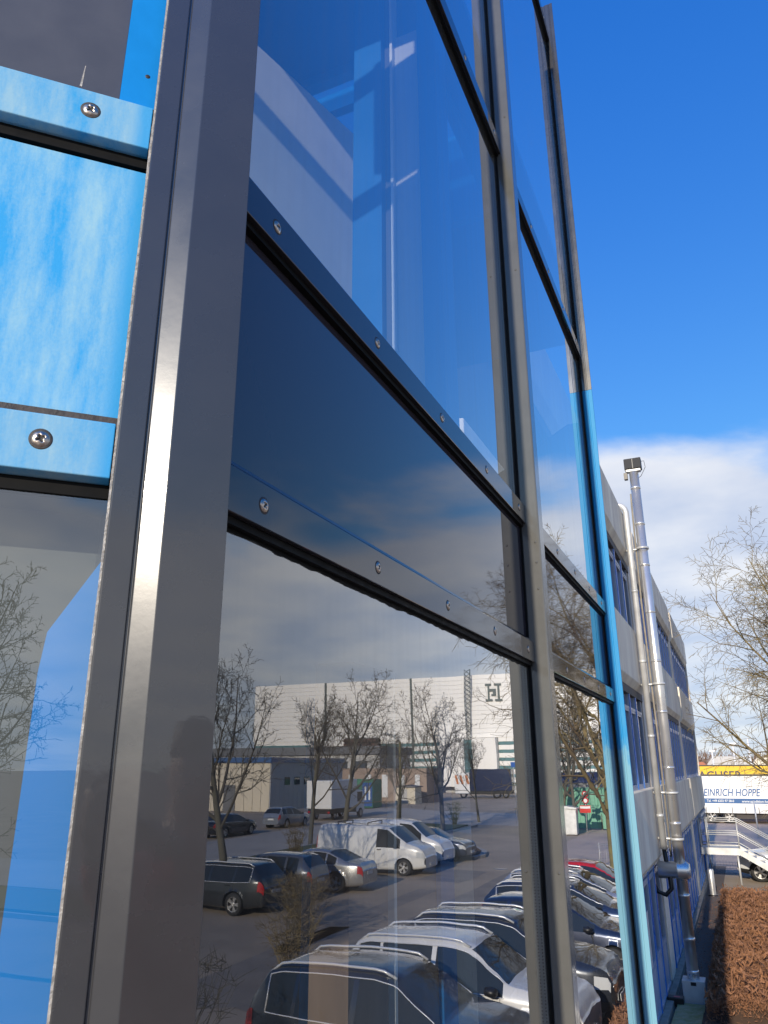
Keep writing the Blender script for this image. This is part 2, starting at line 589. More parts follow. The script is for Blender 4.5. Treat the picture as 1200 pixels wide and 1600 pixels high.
slab = MB().box(-.245, .245, -.245, .245, 0, .05).mesh('paving_slab', M['paving'])
for i in range(5):
    for j in range(1):
        o = part(slab, 'paving_slab', pav, (-1.50 + .02 * rnd.random(), 15.45 + i * .5, 0.013 + .008 * rnd.random()), rnd.uniform(-.02, .02))
pt = MB()
rq = random.Random(12)
for (x, y, w, l) in ((9.2, 18, 1.6, 5.0), (8.2, 29.0, .7, 9.0), (10.6, 33.5, 1.2, 2.4), (7.4, 41.0, 2.2, 1.6), (10.2, 24.0, .5, 6.5)):
    pts = []
    for k in range(16):
        a = 2 * pi * k / 16
        sx__, sy__ = max(-.8, min(.8, cos(a) * 1.2)), max(-.8, min(.8, sin(a) * 1.2))
        pts.append((x + sx__ * w * rq.uniform(.92, 1.05), y + sy__ * l * rq.uniform(.94, 1.05), .004))
    pt.add(pts, [tuple(range(16))])
tag(pt.obj('asphalt_patch', M['patch']), kind='structure')
mh = MB().lathe([(0, .0), (.0, .34), (.014, .34), (.014, .30), (.012, .30), (.012, 0)], (9.4, 36.3, .001), (0, 0, 1), 28)
tag(mh.obj('manhole_cover', M['kerb']), 'round pale manhole cover in the car park asphalt', 'manhole cover')

# ------------------------------------------------------------------ the glazed bay
bay = thing('glazed_bay', 'glazed stair bay with grey and blue posts and dark mirror panes', 'building', (-1.2, 2.5, 0))


def bpart(mb, name, m, bevel=0.0, parent=None, label=None):
    mb.v = [(x + 1.2, y - 2.5, z) for x, y, z in mb.v]
    o = mb.obj(name, m, parent or bay, bevel)
    if label:
        o['label'] = label
    return o


XF, XG = -0.56, -0.582            # cap face and pane of the long facade
Y0, YM0, YM1, YE0, YE1 = 0.70, 2.447, 2.516, 4.245, 4.36
TOP = 9.72
ZA, ZB, ZT, ZL = (5.185, 5.25), (4.715, 4.792), (6.77, 6.836), (1.95, 2.02)

# corner post
pp = [f1(a, n, 0).xy for a, n in ((0, -.06), (0, .0025), (.0012, .004), (.0300, .004), (.0312, .0005), (.0336, .0005), (.0346, .002), (.060, .013))]
pp += [Vector((-.515, .702)), Vector((-.60, .742)), Vector((-.72, .70))]
bpart(MB().prism([tuple(p) for p in pp], 0.0, TOP, lambda p, q, s: (p, q, s)), 'corner_post', M['post'], 0.0012)
# sealant bead along the post
sb = MB()
rs = random.Random(5)
for zz in range(0, 120):
    z0 = 3.4 + zz * .03
    w = .0002 + .0011 * max(0, mnoise.noise(Vector((0, 0, z0 * 9)))) + .0009 * rs.random() * max(0, mnoise.noise(Vector((3, 0, z0 * 2.1))))
    sb.box(-.0022 - w, .0, .0, .0022 + .0008 * rs.random(), z0, z0 + .0302, 0, lambda a, n, z: f1(a, n - .001, z))
bpart(sb, 'sealant_bead', M['sealant'])

# mullion and end post
mpoly = [(XG - .02, YM0), (-.5215, YM0), (-.5175, YM0 + .002), (-.5165, YM0 + .006), (-.5165, YM1 - .004), (-.520, YM1), (XG - .02, YM1)]
bpart(MB().prism(mpoly, 0, TOP, lambda p, q, s: (p, q, s)), 'mullion', M['mullion'])
epoly = [(XG - .02, YE0), (-.574, YE0), (-.570, YE0 - .004), (-.548, YE0 - .004), (-.545, YE0 - .001), (-.541, YE0 - .001), (-.538, YE0 - .004), (-.5175, YE0 - .004), (-.5165, YE0 - .002), (-.5185, YE0 + .02), (-.534, YE1), (-.60, YE1)]
bpart(MB().prism(epoly, 0, 6.546, lambda p, q, s: (p, q, s)), 'end_post', M['blue_post'], label='bright blue lower length of the end post, chalky further down')
bpart(MB().prism(epoly, 6.5475, TOP, lambda p, q, s: (p, q, s)), 'end_post', M['post'], label='grey upper length of the end post')

# screw head
def screw_mesh():
    mb = MB()
    r0, h0, nr, na = .0098, .0042, 12, 48
    vs = [(0, 0, h0 - .003)]
    rr = [r0 * (i + 1) / nr for i in range(nr)]
    for r in rr:
        for k in range(na):
            t = 2 * pi * k / na
            x, y = r * cos(t), r * sin(t)
            h = h0 * sqrt(max(0, 1 - (r / (r0 * 1.02)) ** 2)) * 0.95
            arm = min(abs(x), abs(y))
            if r < .0056 and arm < .0014 + .0006 * (1 - r / .0056):
                h -= .0026 * (1 - (r / .0062) ** 2)
            vs.append((x, y, max(h, 0.0001)))
    fs, mi = [], []
    for k in range(na):
        fs.append((0, 1 + k, 1 + (k + 1) % na))
        mi.append(1)
    for i in range(nr - 1):
        for k in range(na):
            a, b = 1 + i * na + k, 1 + i * na + (k + 1) % na
            c, d = 1 + (i + 1) * na + (k + 1) % na, 1 + (i + 1) * na + k
            fs.append((a, d, c, b))
            xs = sum(abs(vs[q][0]) for q in (a, b, c, d)) / 4
            ys = sum(abs(vs[q][1]) for q in (a, b, c, d)) / 4
            mi.append(1 if (rr[i] < .0046 and min(xs, ys) < .0014) else 0)
    mb.v, mb.f, mb.m, mb.s = vs, fs, mi, [True] * len(fs)
    mb.lathe([(0, .0128), (.0006, .0126), (.0006, .0098)], (0, 0, 0), (0, 0, 1), 28, 2)
    return mb.mesh('screw', [M['screw'], M['recess'], M['gasket_dirty']])


SCREW = screw_mesh()
rsc = random.Random(8)


def add_screw(pos, nrm, parent):
    o = bpy.data.objects.new('screw', SCREW)
    COL.objects.link(o)
    o.parent = parent
    p = Vector(pos) - Vector((-1.2, 2.5, 0))
    q = Vector(nrm).to_track_quat('Z', 'Y') @ Euler((0, 0, rsc.uniform(0, 1.5))).to_quaternion()
    o.location = p
    o.rotation_mode = 'QUATERNION'
    o.rotation_quaternion = q
    return o


def tran2(z0, z1, ya, yb, bevel_top, screws):
    if bevel_top:
        prof = [(XG - .02, z0), (XF, z0), (XF, z1 - .013), (XF - .011, z1), (XG - .02, z1)]
    else:
        prof = [(XG - .02, z0), (XF, z0), (XF, z1), (XG - .02, z1)]
    o = bpart(MB().prism(prof, ya, yb, lambda p, q, s: (p, s, q)), 'transom', M['transom'], 0.0015)
    for y in screws:
        add_screw((XF - .0003, y, (z0 + z1 - (.013 if bevel_top else 0)) / 2), (1, 0, 0), o)
    g_ = bpart(MB().box(XG - .006, XF - .010, ya + .001, yb - .001, z0 - .011, z0 - .0005), 'gasket', M['gasket'])
    return o


S1 = [0.845, 1.229, 1.612, 1.992, 2.363]
S2 = [2.60, 2.973, 3.345, 3.716, 4.085]
for (z0, z1), bt in ((ZA, False), (ZB, True), (ZT, False), (ZL, False), ((.25, .32), False), ((9.38, 9.46), False)):
    tran2(z0, z1, Y0, YM0, bt, S1)
    tran2(z0, z1, YM1, YE0, bt, S2)
for ya, yb in ((Y0 + .01, YM0), (YM1, YE0)):
    for z0, z1, kind in ((.32, ZL[0], 'g'), (ZL[1], ZB[0], 'g'), (ZB[1], ZA[0], 's'), (ZA[1], ZT[0], 'g'), (ZT[1], 9.38, 'g'), (0.0, .25, 's')):
        if kind == 's':
            bpart(MB().box(XG - .012, XG, ya, yb, z0 - .02, z1 + .02), 'spandrel_panel', M['spandrel'])
        else:
            # one pane surface with real thickness is handled by the unit's mirror factor
            mb = MB().add([(XG, ya, z0 - .02), (XG, yb, z0 - .02), (XG, yb, z1 + .02), (XG, ya, z1 + .02)], [(0, 1, 2, 3)])
            bpart(mb, 'glass_pane', M['glass2'])
            # glazing spacer with punched holes at both ends of the unit
            for ys, sgn in ((yb - .018, -1), (ya + .012, 1)):
                sp = MB().box(XG - .030, XG - .004, ys, ys + .007, z0 - .02, z1 + .02)
                zz = z0
                step = .0085
                while zz < z1 and sgn < 0:
                    for xo in (-.0215, -.0105):
                        sp.add([(XG + xo - .0017, ys - .0003, zz), (XG + xo + .0017, ys - .0003, zz), (XG + xo + .0017, ys - .0003, zz + .004), (XG + xo - .0017, ys - .0003, zz + .004)], [(0, 1, 2, 3)], 1)
                    zz += step
                bpart(sp, 'glazing_spacer', [M['spacer'], M['spacer_hole']])
    # upright gaskets against the posts
    bpart(MB().box(XG - .003, XG + .007, yb - .009, yb - .0005, .32, 9.38), 'gasket', M['gasket'])

# torn black sealant smeared on the glass below the lower transom, rivets on the mullion
for ya, yb, sd_ in ((Y0 + .06, YM0 - .02, 1), (YM1 + .02, YE0 - .02, 2)):
    n = 140
    vs, fs = [], []
    for i in range(n + 1):
        y = ya + (yb - ya) * i / n
        d_ = .003 + .010 * max(0, .35 + mnoise.noise(Vector((y * 5, sd_, 0)))) + .004 * mnoise.noise(Vector((y * 31, sd_, 4)))
        vs += [(XG + .0012, y, ZB[0] - .009), (XG + .0012, y, ZB[0] - .0115 - max(0, d_))]
    for i in range(n):
        fs.append((2 * i, 2 * i + 1, 2 * i + 3, 2 * i + 2))
    bpart(MB().add(vs, fs), 'sealant_smear', M['gasket'])
for z in (5.045, 4.955, 5.115, 6.2, 6.95, 4.1, 3.2):
    bpart(MB().lathe([(0, .0042), (.0012, .0038), (.002, 0)], (-.533, YM0 - .0002, z), (0, -1, 0), 12), 'rivet', M['mullion'])
# angled facade
def tran1(z0, z1, m, screws):
    prof = [(-.05, z0 + .003), (-.012, z0), (0.0, z0 + .004), (0, z1 - .002), (-.004, z1), (-.05, z1)]
    o = bpart(MB().prism(prof, -1.95, -.0035, lambda p, q, s: f1(s, p, q)), 'transom', m, 0.0012)
    for a in screws:
        add_screw(f1(a, -.0002, (z0 + z1) / 2 + .004), N1, o)
    bpart(MB().box(-1.95, -.002, -.034, -.0165, z0 - .016, z0 + .002, 0, lambda a, n, z: f1(a, n, z)), 'gasket', M['gasket'])


ZC, ZD = (5.188, 5.264), (4.712, 4.786)
tran1(*ZC, M['blue_cap'], [-.081, -.47, -.86, -1.25, -1.64])
tran1(*ZD, M['blue_cap'], [-.081, -.47, -.86, -1.25, -1.64])
tran1(*ZT, M['blue_cap'], [-.081, -.47, -.86])
tran1(7.30, 7.37, M['blue_cap'], [-.081, -.47, -.86])
tran1(*ZL, M['blue_cap'], [-.081, -.47, -.86])
bx = lambda a, n, z: f1(a, n, z)
bpart(MB().box(-1.95, -.0025, -.030, -.016, ZD[1] + .012, ZC[0] - .024, 0, bx), 'blue_panel', M['blue_faded'])
bpart(MB().box(-1.95, -.002, -.030, -.013, ZD[1] + .0005, ZD[1] + .0115, 0, bx), 'gasket', M['gasket_dirty'], label='weathered dark joint strip under the faded blue panel')
bpart(MB().box(-.23, -.049, -.034, -.016, ZC[1] + .006, ZT[0] - .01, 0, bx), 'dark_panel', M['dark_panel'])
mb = MB().add([f1(-1.95, -.020, ZC[1]), f1(-.23, -.020, ZC[1]), f1(-.23, -.020, 7.3), f1(-1.95, -.020, 7.3)], [(0, 1, 2, 3)])
bpart(mb, 'glass_pane', M['glass1'])  # unseen stretch, glazed to let sun in and brighten the interior
bpart(MB().box(-.0485, -.0025, -.034, -.012, ZC[1] + .006, ZT[0] - .01, 0, bx), 'edge_strip', M['blue'])
bpart(MB().box(-1.95, -.002, -.030, -.010, ZC[1] + .0005, ZC[1] + .0055, 0, bx), 'gasket', M['gasket'])
mb = MB().add([f1(-1.95, -.020, ZL[1]), f1(-.0015, -.020, ZL[1]), f1(-.0015, -.020, ZD[0]), f1(-1.95, -.020, ZD[0])], [(0, 1, 2, 3)])
bpart(mb, 'glass_pane', M['glass1'])  # normal faces out
# blue lining behind the lower pane, its slanted top shaped to imitate a shadow edge, and the blind behind it
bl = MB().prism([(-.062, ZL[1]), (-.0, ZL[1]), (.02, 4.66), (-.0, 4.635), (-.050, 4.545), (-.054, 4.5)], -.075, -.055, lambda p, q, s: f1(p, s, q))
bpart(bl, 'shadow_cut_board', M['blue_lining'])
bpart(MB().box(-.34, .03, -.115, -.105, ZL[1], 4.70, 0, bx), 'window_blind', M['blind'])
bpart(MB().box(-1.95, 0, -.60, -.59, 0, 2.0, 0, bx), 'inner_wall', M['int_wall'])
bpart(MB().box(-1.95, .02, -.12, -.035, 4.70, 5.29, 0, bx), 'floor_edge', M['int_dark'])
bpart(MB().box(-.23, .02, -.12, -.04, 6.85, 7.35, 0, bx), 'upper_cladding', M['dark_panel'])
bpart(MB().box(-1.95, .02, -.04, -.02, .0, 1.95, 0, bx), 'lower_cladding', M['dark_panel'])
bpart(MB().lathe([(0, .0035), (.0004, .003), (.0004, 0)], f1(-.0158, -.0119, 5.327), N1, 14), 'screw_hole', M['recess'])
bpart(MB().add([f1(-.1005, -.0157, 5.281), f1(-.0975, -.0157, 5.281), f1(-.0965, -.0157, 5.318), f1(-.0975, -.0157, 5.318)], [(0, 1, 2, 3)]), 'paint_scratch', M['sealant'])
# far edges of the bay
ee = f1(-1.95, 0, 0)
bpart(MB().box(ee.x - .12, ee.x, ee.y - .02, ee.y + .1, 0, 7.35), 'corner_post', M['post'])
bpart(MB().box(-4.6, ee.x - .12, ee.y, ee.y + .12, 0, 7.2), 'return_wall', M['dark_panel'])
bpart(MB().prism([(-.60, YE1), (-.62, YE1 + .001), (-1.78, YE1 + 1.2), (-1.78, YE1 + 1.1), (-.70, YE1)], 0, 6.4, lambda p, q, s: (p, q, s)), 'far_chamfer', M['dark_panel'])

# interior
bpart(MB().box(-4.5, XG - .04, .9, 5.0, 4.75, 5.18), 'floor_slab', M['int_wall'])
bpart(MB().box(-4.5, XG - .05, -.6, 5.0, 1.80, 1.94), 'floor', M['int_floor'])
bpart(MB().box(-4.6, -4.5, -.6, 5.6, 1.9, 7.2), 'back_wall', M['int_wall'])
bpart(MB().prism([(-1.152, 2.31), (-1.44, 1.24), (-1.49, 1.25), (-1.20, 2.33)], 5.18, 6.98, lambda p, q, s: (p, q, s)), 'inner_wall', M['int_wall'])
bpart(MB().box(-.972, -.862, 1.93, 2.05, 5.18, 7.32), 'inner_column', M['blue_in'])
bpart(MB().box(-.860, -.838, 1.96, 2.0, 5.18, 7.32), 'inner_frame', M['int_dark'])
bpart(MB().box(-.836, -.826, 1.95, 2.0, 5.18, 7.32), 'inner_frame', M['white_paint'])
bpart(MB().box(-.824, -.722, 1.97, 2.0, 5.18, 7.00), 'inner_panel', M['int_wall'])
bpart(MB().box(-.720, -.655, 1.93, 2.05, 5.18, 7.32), 'inner_column', M['blue_in'])
bpart(MB().box(-1.34, -1.20, 2.402, 2.71, 1.94, 4.755), 'inner_panel', M['int_wood'])
bpart(MB().box(-1.30, -1.23, 2.712, 2.765, 1.94, 4.75), 'inner_frame', M['int_dark'])
bpart(MB().box(-1.24, -1.20, 2.767, 2.79, 1.94, 4.75), 'inner_frame', M['white_paint'])
bpart(MB().box(-1.26, -1.22, 2.792, 3.25, 1.94, 4.74), 'inner_panel', M['int_wood'])
bpart(MB().box(-1.36, -1.20, 3.252, 3.42, 1.94, 4.75), 'inner_column', M['blue_in'])
bpart(MB().box(-2.0, -1.95, 3.5, 5.2, 1.94, 7.3), 'inner_wall', M['blue_in'])
# ceiling with a rooflight
cl = MB()
cl.box(-4.5, -1.88, .9, 5.0, 7.33, 7.38)
cl.box(-1.88, XG - .03, .9, 2.28, 7.33, 7.38)
cl.box(-1.88, XG - .03, 3.36, 5.0, 7.33, 7.38)
cl.box(-.84, XG - .03, 2.28, 3.36, 7.33, 7.38)
bpart(cl, 'ceiling', M['blue_in'])
rl = MB()
rl.box(-1.89, -.83, 2.24, 2.29, 7.28, 7.88)
rl.box(-1.89, -.83, 3.35, 3.40, 7.28, 7.88)
rl.box(-1.92, -1.87, 2.24, 3.40, 7.28, 7.88)
rl.box(-.85, -.80, 2.24, 3.40, 7.28, 7.88)
rl.box(-1.89, -.83, 2.80, 2.85, 7.76, 7.88)
bpart(rl, 'rooflight_frame', M['blue'])
bpart(MB().box(-1.87, -.85, 2.29, 3.35, 7.84, 7.85), 'rooflight_pane', M['glass2'])
# ------------------------------------------------------------------ the concrete office wing
off = thing('office_building', 'long concrete office wing with bright blue ribbon windows beyond the glazed bay', 'building', (-6, 24, 0))


def opart(mb, name, m, bevel=0.0, parent=None, at=(-6, 24, 0)):
    mb.v = [(x - at[0], y - at[1], z - at[2]) for x, y, z in mb.v]
    return mb.obj(name, m, parent or off, bevel)


WX, PX = -1.955, -1.80
opart(MB().box(-14, WX - .12, 5.7, 41.0, 0, 9.9), 'core', M['soffit'])
opart(MB().box(-14, WX + .1, 5.7, 41.0, 9.9, 10.02), 'roof', M['soffit'])
segs = [(5.75, 19.10), (20.0, 31.05), (32.05, 41.0)]
for (ya, yb) in segs:
    for z0, z1, nm in ((2.48, 3.93, 'a'), (5.96, 7.28, 'b'), (9.06, 10.2, 'c')):
        joints = [ya, yb]
        for p0, p1 in zip(joints[:-1], joints[1:]):
            ch = .14
            prof = [(PX, z0 + ch), (PX, z1), (WX - .08, z1 + (.02 if nm != 'c' else 0)), (WX - .08, z0 + .012), (PX - .10, z0)]
            opart(MB().prism(prof, p0, p1, lambda p, q, s: (p, s, q)), 'concrete_panel', M['concrete'], .012)
for y0, y1 in ((19.1, 20.0), (31.05, 32.05)):
    opart(MB().box(WX - .1, WX + .04, y0 + .002, y1 - .002, 0.1, 10.15), 'pilaster', M['concrete_light'], .01)
opart(MB().box(WX - .1, PX - .05, 40.99, 41.3, 0, 10.2), 'pilaster', M['concrete_light'], .01)


def window_meshes(w, h, top, low=0.0):
    fr = MB()
    t = .055
    fr.box(-.05, .030, 0, t, 0, h).box(-.05, .030, w - t, w, 0, h)
    fr.box(-.05, .035, t, w - t, 0, t).box(-.05, .035, t, w - t, h - t, h)
    fr.box(-.05, .03, t, w - t, h - top - t, h - top)
    if low:
        fr.box(-.05, .03, t, w - t, low, low + t)
    post = MB().box(-.06, .046, -.045, .045, 0, h)
    panes = []
    panes.append(MB().box(-.02, -.012, t, w - t, (low + t if low else t), h - top - t).mesh('pane', M['win_glass']))
    panes.append(MB().box(-.02, -.012, t, w - t, h - top, h - t).mesh('pane', M['win_glass']))
    sash = MB()
    zl = (low + t) if low else t
    zh = h - top - t
    for (a, b, c, d) in ((t, t + .05, zl, zh), (w - t - .05, w - t, zl, zh), (t + .05, w - t - .05, zl, zl + .05), (t + .05, w - t - .05, zh - .05, zh)):
        sash.box(-.03, .022, a, b, c, d)
    return fr.mesh('window', M['win_pale']), post.mesh('mullion_fin', M['win_blue']), panes, sash.mesh('sash', M['win_pale'])


UW = 1.06
wm = {z: window_meshes(UW, h, tp, lo) for z, h, tp, lo in ((3.93, 2.03, .42, 0), (7.28, 1.78, .34, 0), (0.12, 2.36, .10, .78))}
infill = MB().box(-.03, .01, .055, UW - .055, .055, .78).mesh('infill_panel', M['win_panel'])
for z0 in (0.12, 3.93, 7.28):
    f_, p_, pn_, s_ = wm[z0]
    for ya, yb in segs:
        n = int((yb - ya) / UW)
        st = (yb - ya - n * UW) / 2 + ya
        for i in range(n):
            y = st + i * UW
            if y < 10.0 or (z0 < 1 and y > 36):
                continue
            wo_ = part(f_, 'window', off, (WX + 6, y - 24, z0))
            for q in pn_:
                part(q, 'pane', wo_)
            part(s_, 'sash', wo_)
            part(p_, 'mullion_fin', wo_)
            if z0 < 1:
                part(infill, 'infill_panel', wo_)
opart(MB().box(-1.92, -1.79, 5.8, 41.0, 0, .12), 'plinth', M['plinth'], .01)
for zb_ in (5.80, 8.90):
    for ya, yb in segs:
        opart(MB().box(WX - .05, WX + .05, ya + .01, yb - .01, zb_, zb_ + .17), 'blind_box', M['soffit'])
opart(MB().box(WX - .1, -1.93, 5.8, 41, 0.0, .115), 'plinth', M['plinth'])
# white notice strip on a ground floor frame
nb = MB().box(-1.995, -1.985, 15.2, 15.95, 1.0, 1.9)
rs = random.Random(11)
no = opart(nb, 'notice_sheet', M['white_plastic'])
no.location.x = 6 - 6 + .075
no.location.y = 0
# end bay: blue door with glazed panel beside the stair landing
opart(MB().box(WX - .1, -1.805, 36.1, 41.0, 2.34, 2.46), 'door_canopy', M['win_pale'])
dr = opart(MB().box(-2.02, -1.94, 36.3, 38.2, 1.22, 3.0), 'door', M['win_blue'])
opart(MB().box(-1.935, -1.925, 36.5, 38.0, 2.0, 2.9), 'pane', M['win_glass'], parent=dr, at=(0, 0, 0))
for ch in dr.children:
    ch.location = (6, -24, 0)
opart(MB().box(-2.05, -1.95, 38.3, 40.9, .12, 2.33), 'door', M['win_blue'])

# ------------------------------------------------------------------ flue and pipes on the wall
FX, FY = -1.42, 18.02
flue = thing('exhaust_flue', 'tall shiny steel flue with ringed joints climbing the concrete wall', 'flue', (FX, FY, 0))
fp = MB()
prof = [(.42, .125), (11.05, .125)]
fp.lathe([(0.42, .112), (1.1, .104), (1.1, .108), (11.1, .108), (11.1, .09)], (0, 0, 0), (0, 0, 1), 28)
fp.obj('flue_pipe', M['steel'], flue)
for i, z in enumerate([.55, 1.12, 1.9, 3.25, 4.35, 5.5, 6.6, 7.7, 8.8, 9.8, 10.7]):
    MB().lathe([(z - .03, .107), (z - .028, .115), (z + .028, .115), (z + .03, .107)], (0, 0, 0), (0, 0, 1), 28).obj('joint_ring', M['steel'], flue)
db = MB().lathe([(-.46, .155), (-.44, .165), (-.1, .165), (-.09, .172), (-.06, .172), (-.05, .165), (.10, .165), (.16, .13), (.17, 0)], (0.02, 0, 2.36), (1, 0, 0), 32)
db.obj('duct', M['steel'], flue)
MB().box(-.21, .21, -.20, .20, 0.02, .42).obj('base_box', M['galv'], flue, .006)
MB().box(-.05, .05, -.203, -.199, .34, .40).obj('latch', M['black'], flue)
for z in (2.95, 3.85, 6.1, 9.2):
    bk = MB().tube([(.0, -.0, z), (-.55, .12, z)], .028, 8)
    bk.lathe([(z - .025, .128), (z - .025, .138), (z + .025, .138), (z + .025, .128)], (0, 0, 0), (0, 0, 1), 24)
    bk.obj('bracket', M['galv'], flue)
pipe = thing('drain_pipe', 'slimmer bright metal pipe bending over the parapet beside the steel flue', 'pipe', (-1.70, 18.0, 0))
pts = [(0, 0, 2.75), (0, 0, 10.1)] + [(-.18 + .18 * cos(t), 0, 10.1 + .22 * sin(t)) for t in [R(15 * k) for k in range(1, 9)]] + [(-.5, 0, 10.22)]
MB().tube(pts, .068, 16).obj('pipe_run', M['galv'], pipe)
for z in (3.4, 5.0, 6.6, 8.2):
    MB().lathe([(z - .03, .068), (z - .03, .075), (z + .03, .075), (z + .03, .068)], (0, 0, 0), (0, 0, 1), 20).obj('joint_ring', M['galv'], pipe)
hs_ = MB().tube([(0, 0, 2.78), (0.02, .0, 2.5), (.06, -.05, 2.25), (.07, -.06, 2.02), (-.05, -.06, 1.9), (-.2, -.05, 1.95), (-.32, 0, 2.2)], .045, 10)
hs_.obj('black_hose', M['black'], pipe)
cab = thing('cable_conduit', 'thin pale conduit running between the steel flue and the slimmer pipe', 'conduit', (-1.58, 18.1, 0))
MB().tube([(0, 0, 2.6), (0.01, 0, 5), (-.01, 0, 8), (.02, 0, 10.3), (.03, 0, 10.6)], .022, 8).obj('conduit_run', M['plinth'], cab)
fl = thing('floodlight', 'twin floodlight box clamped on top of the steel flue', 'floodlight', (FX, FY, 11.12))
fl.scale = (.82, .82, .82)
MB().box(-.24, .24, -.12, .16, .06, .40).obj('housing', M['black'], fl, .02)
for sx_ in (-.12, .12):
    MB().box(sx_ - .108, sx_ + .108, -.135, -.121, .085, .375).obj('lens', M['lamp_grey'], fl, .006)
MB().box(-.2, .2, -.1, .1, 0, .055).obj('bracket', M['galv'], fl)
MB().box(-.28, -.18, -.08, .06, -.22, -.02).obj('junction_box', M['plinth'], fl, .008)
MB().tube([(.2, 0, .3), (.32, 0, .3), (.34, 0, .1), (.2, 0, -.15), (.13, 0, -.2)], .008, 6).obj('cable', M['black'], fl)

bxx = thing('bait_box', 'small black bait box with red label beside the base of the flue', 'bait box', (-1.74, 17.66, 0.02))
MB().box(-.17, .13, -.11, .11, 0, .15).obj('box_body', M['black'], bxx, .015)
MB().box(-.05, .06, -.05, .03, .1505, .153).obj('label_sheet', M['red_label'], bxx)

bol = thing('bollard', 'polished steel bollard at the corner of the brown hedge', 'bollard', (-1.52, 31.9, 0))
MB().lathe([(0, .105), (.84, .105), (.87, .095), (.88, 0)], (0, 0, 0), (0, 0, 1), 24).obj('post', M['steel'], bol)
MB().lathe([(0.0, .17), (.05, .17), (.05, .105)], (0, 0, 0), (0, 0, 1), 24).obj('foot', M['black'], bol)

# stair landing
stx, sty = -1.9, 35.0
stair = thing('metal_stair', 'pale metal landing and stair with tubular railings at the end of the wing', 'stair', (-1.2, 35.6, 0))
sl = lambda x, y, z: (x + 1.2, y - 35.6, z)
d = MB().box(-1.92, -.50, 35.0, 36.15, 1.12, 1.30, 0, sl)
d.obj('landing', M['galv'], stair)
for yy in (35.0, 36.12):
    s_ = MB().prism([(-.50, 1.30), (-.50, 1.06), (1.35, -.02), (1.72, -.02)], yy, yy + .03, lambda p, q, s: sl(p, s, q))
    s_.obj('stringer', M['galv'], stair)
    MB().box(-1.92, -.501, yy - .012, yy + .02, 1.06, 1.31, 0, sl).obj('fascia', M['galv'], stair)
tread = MB().box(0, .27, 35.03, 36.12, 0, .04, 0, sl).mesh('tread', M['galv'])
for i in range(7):
    part(tread, 'tread', stair, (-.48 + .28 * i, 0, 1.10 - .163 * i))
for yy in (35.02, 36.13):
    rl_ = MB()
    for dz in (1.05, .98, .56, .49, .12):
        rl_.tube([sl(-1.92, yy, 1.3 + dz), sl(-.5, yy, 1.3 + dz), sl(1.5, yy, .14 + dz)], .018, 6)
    rl_.obj('handrail', M['galv'], stair)
    for xx, zz in ((-1.88, 1.3), (-1.62, 1.3), (-.5, 1.3), (.6, .66), (1.45, .17)):
        MB().tube([sl(xx, yy, zz - .1), sl(xx, yy, zz + 1.06)], .022, 6).obj('rail_post', M['galv'], stair)
for xx in (-1.75, -.6):
    MB().tube([sl(xx, 35.1, 0), sl(xx, 35.1, 1.12)], .04, 8).obj('leg', M['galv'], stair)
# mesh fence behind the landing
fen = thing('mesh_fence', 'low wire mesh fence behind the metal stair landing', 'fence', (0, 38.3, 0))
fm = MB()
for i in range(60):
    fm.tube([(-1.75 + i * .12, 0, .05), (-1.75 + i * .12, 0, 1.0)], .003, 4)
for z in (.06, .36, .68, 1.0):
    fm.tube([(-1.75, 0, z), (5.4, 0, z)], .005, 4)
fm.obj('wire_mesh', M['galv'], fen)
for i in range(4):
    MB().tube([(-1.75 + i * 2.35, .03, 0), (-1.75 + i * 2.35, .03, 1.06)], .025, 6).obj('post', M['galv'], fen)

# ------------------------------------------------------------------ hedge bed
def scatter(name, n, x0, x1, y0, y1, z0, z1, smin, smax, m, seed, flat=False, hump=None):
    rr = random.Random(seed)
    vs, fs = [], []
    for i in range(n):
        x, y = rr.uniform(x0, x1), rr.uniform(y0, y1)
        top = z1 * (hump(x, y) if hump else 1)
        z = z0 + (top - z0) * (rr.random() ** (0.35 if not flat else 1))
        s = rr.uniform(smin, smax)
        e = Euler((rr.uniform(-1.4, 1.4) if not flat else rr.uniform(-.5, .5), rr.uniform(-1.4, 1.4) if not flat else rr.uniform(-.5, .5), rr.uniform(0, 6.3)))
        mtx = e.to_matrix()
        w = s * rr.uniform(.08, .36)
        o = len(vs)
        for p in ((-s, 0, 0), (0, -w, 0), (s, 0, .2 * s), (0, w, 0)):
            q = mtx @ Vector(p)
            vs.append((x + q.x, y + q.y, max(0.01, z + q.z)))
        fs.append((o, o + 1, o + 2, o + 3))
    me = bpy.data.meshes.new(name)
    me.from_pydata(vs, [], fs)
    me.materials.append(m)
    o = bpy.data.objects.new(name, me)
    COL.objects.link(o)
    return o


def hump(x, y):
    return 0.80 + 0.34 * mnoise.noise(Vector((x * 1.1, y * 0.9, 2.0))) + .15 * mnoise.noise(Vector((x * 4, y * 4, 7)))


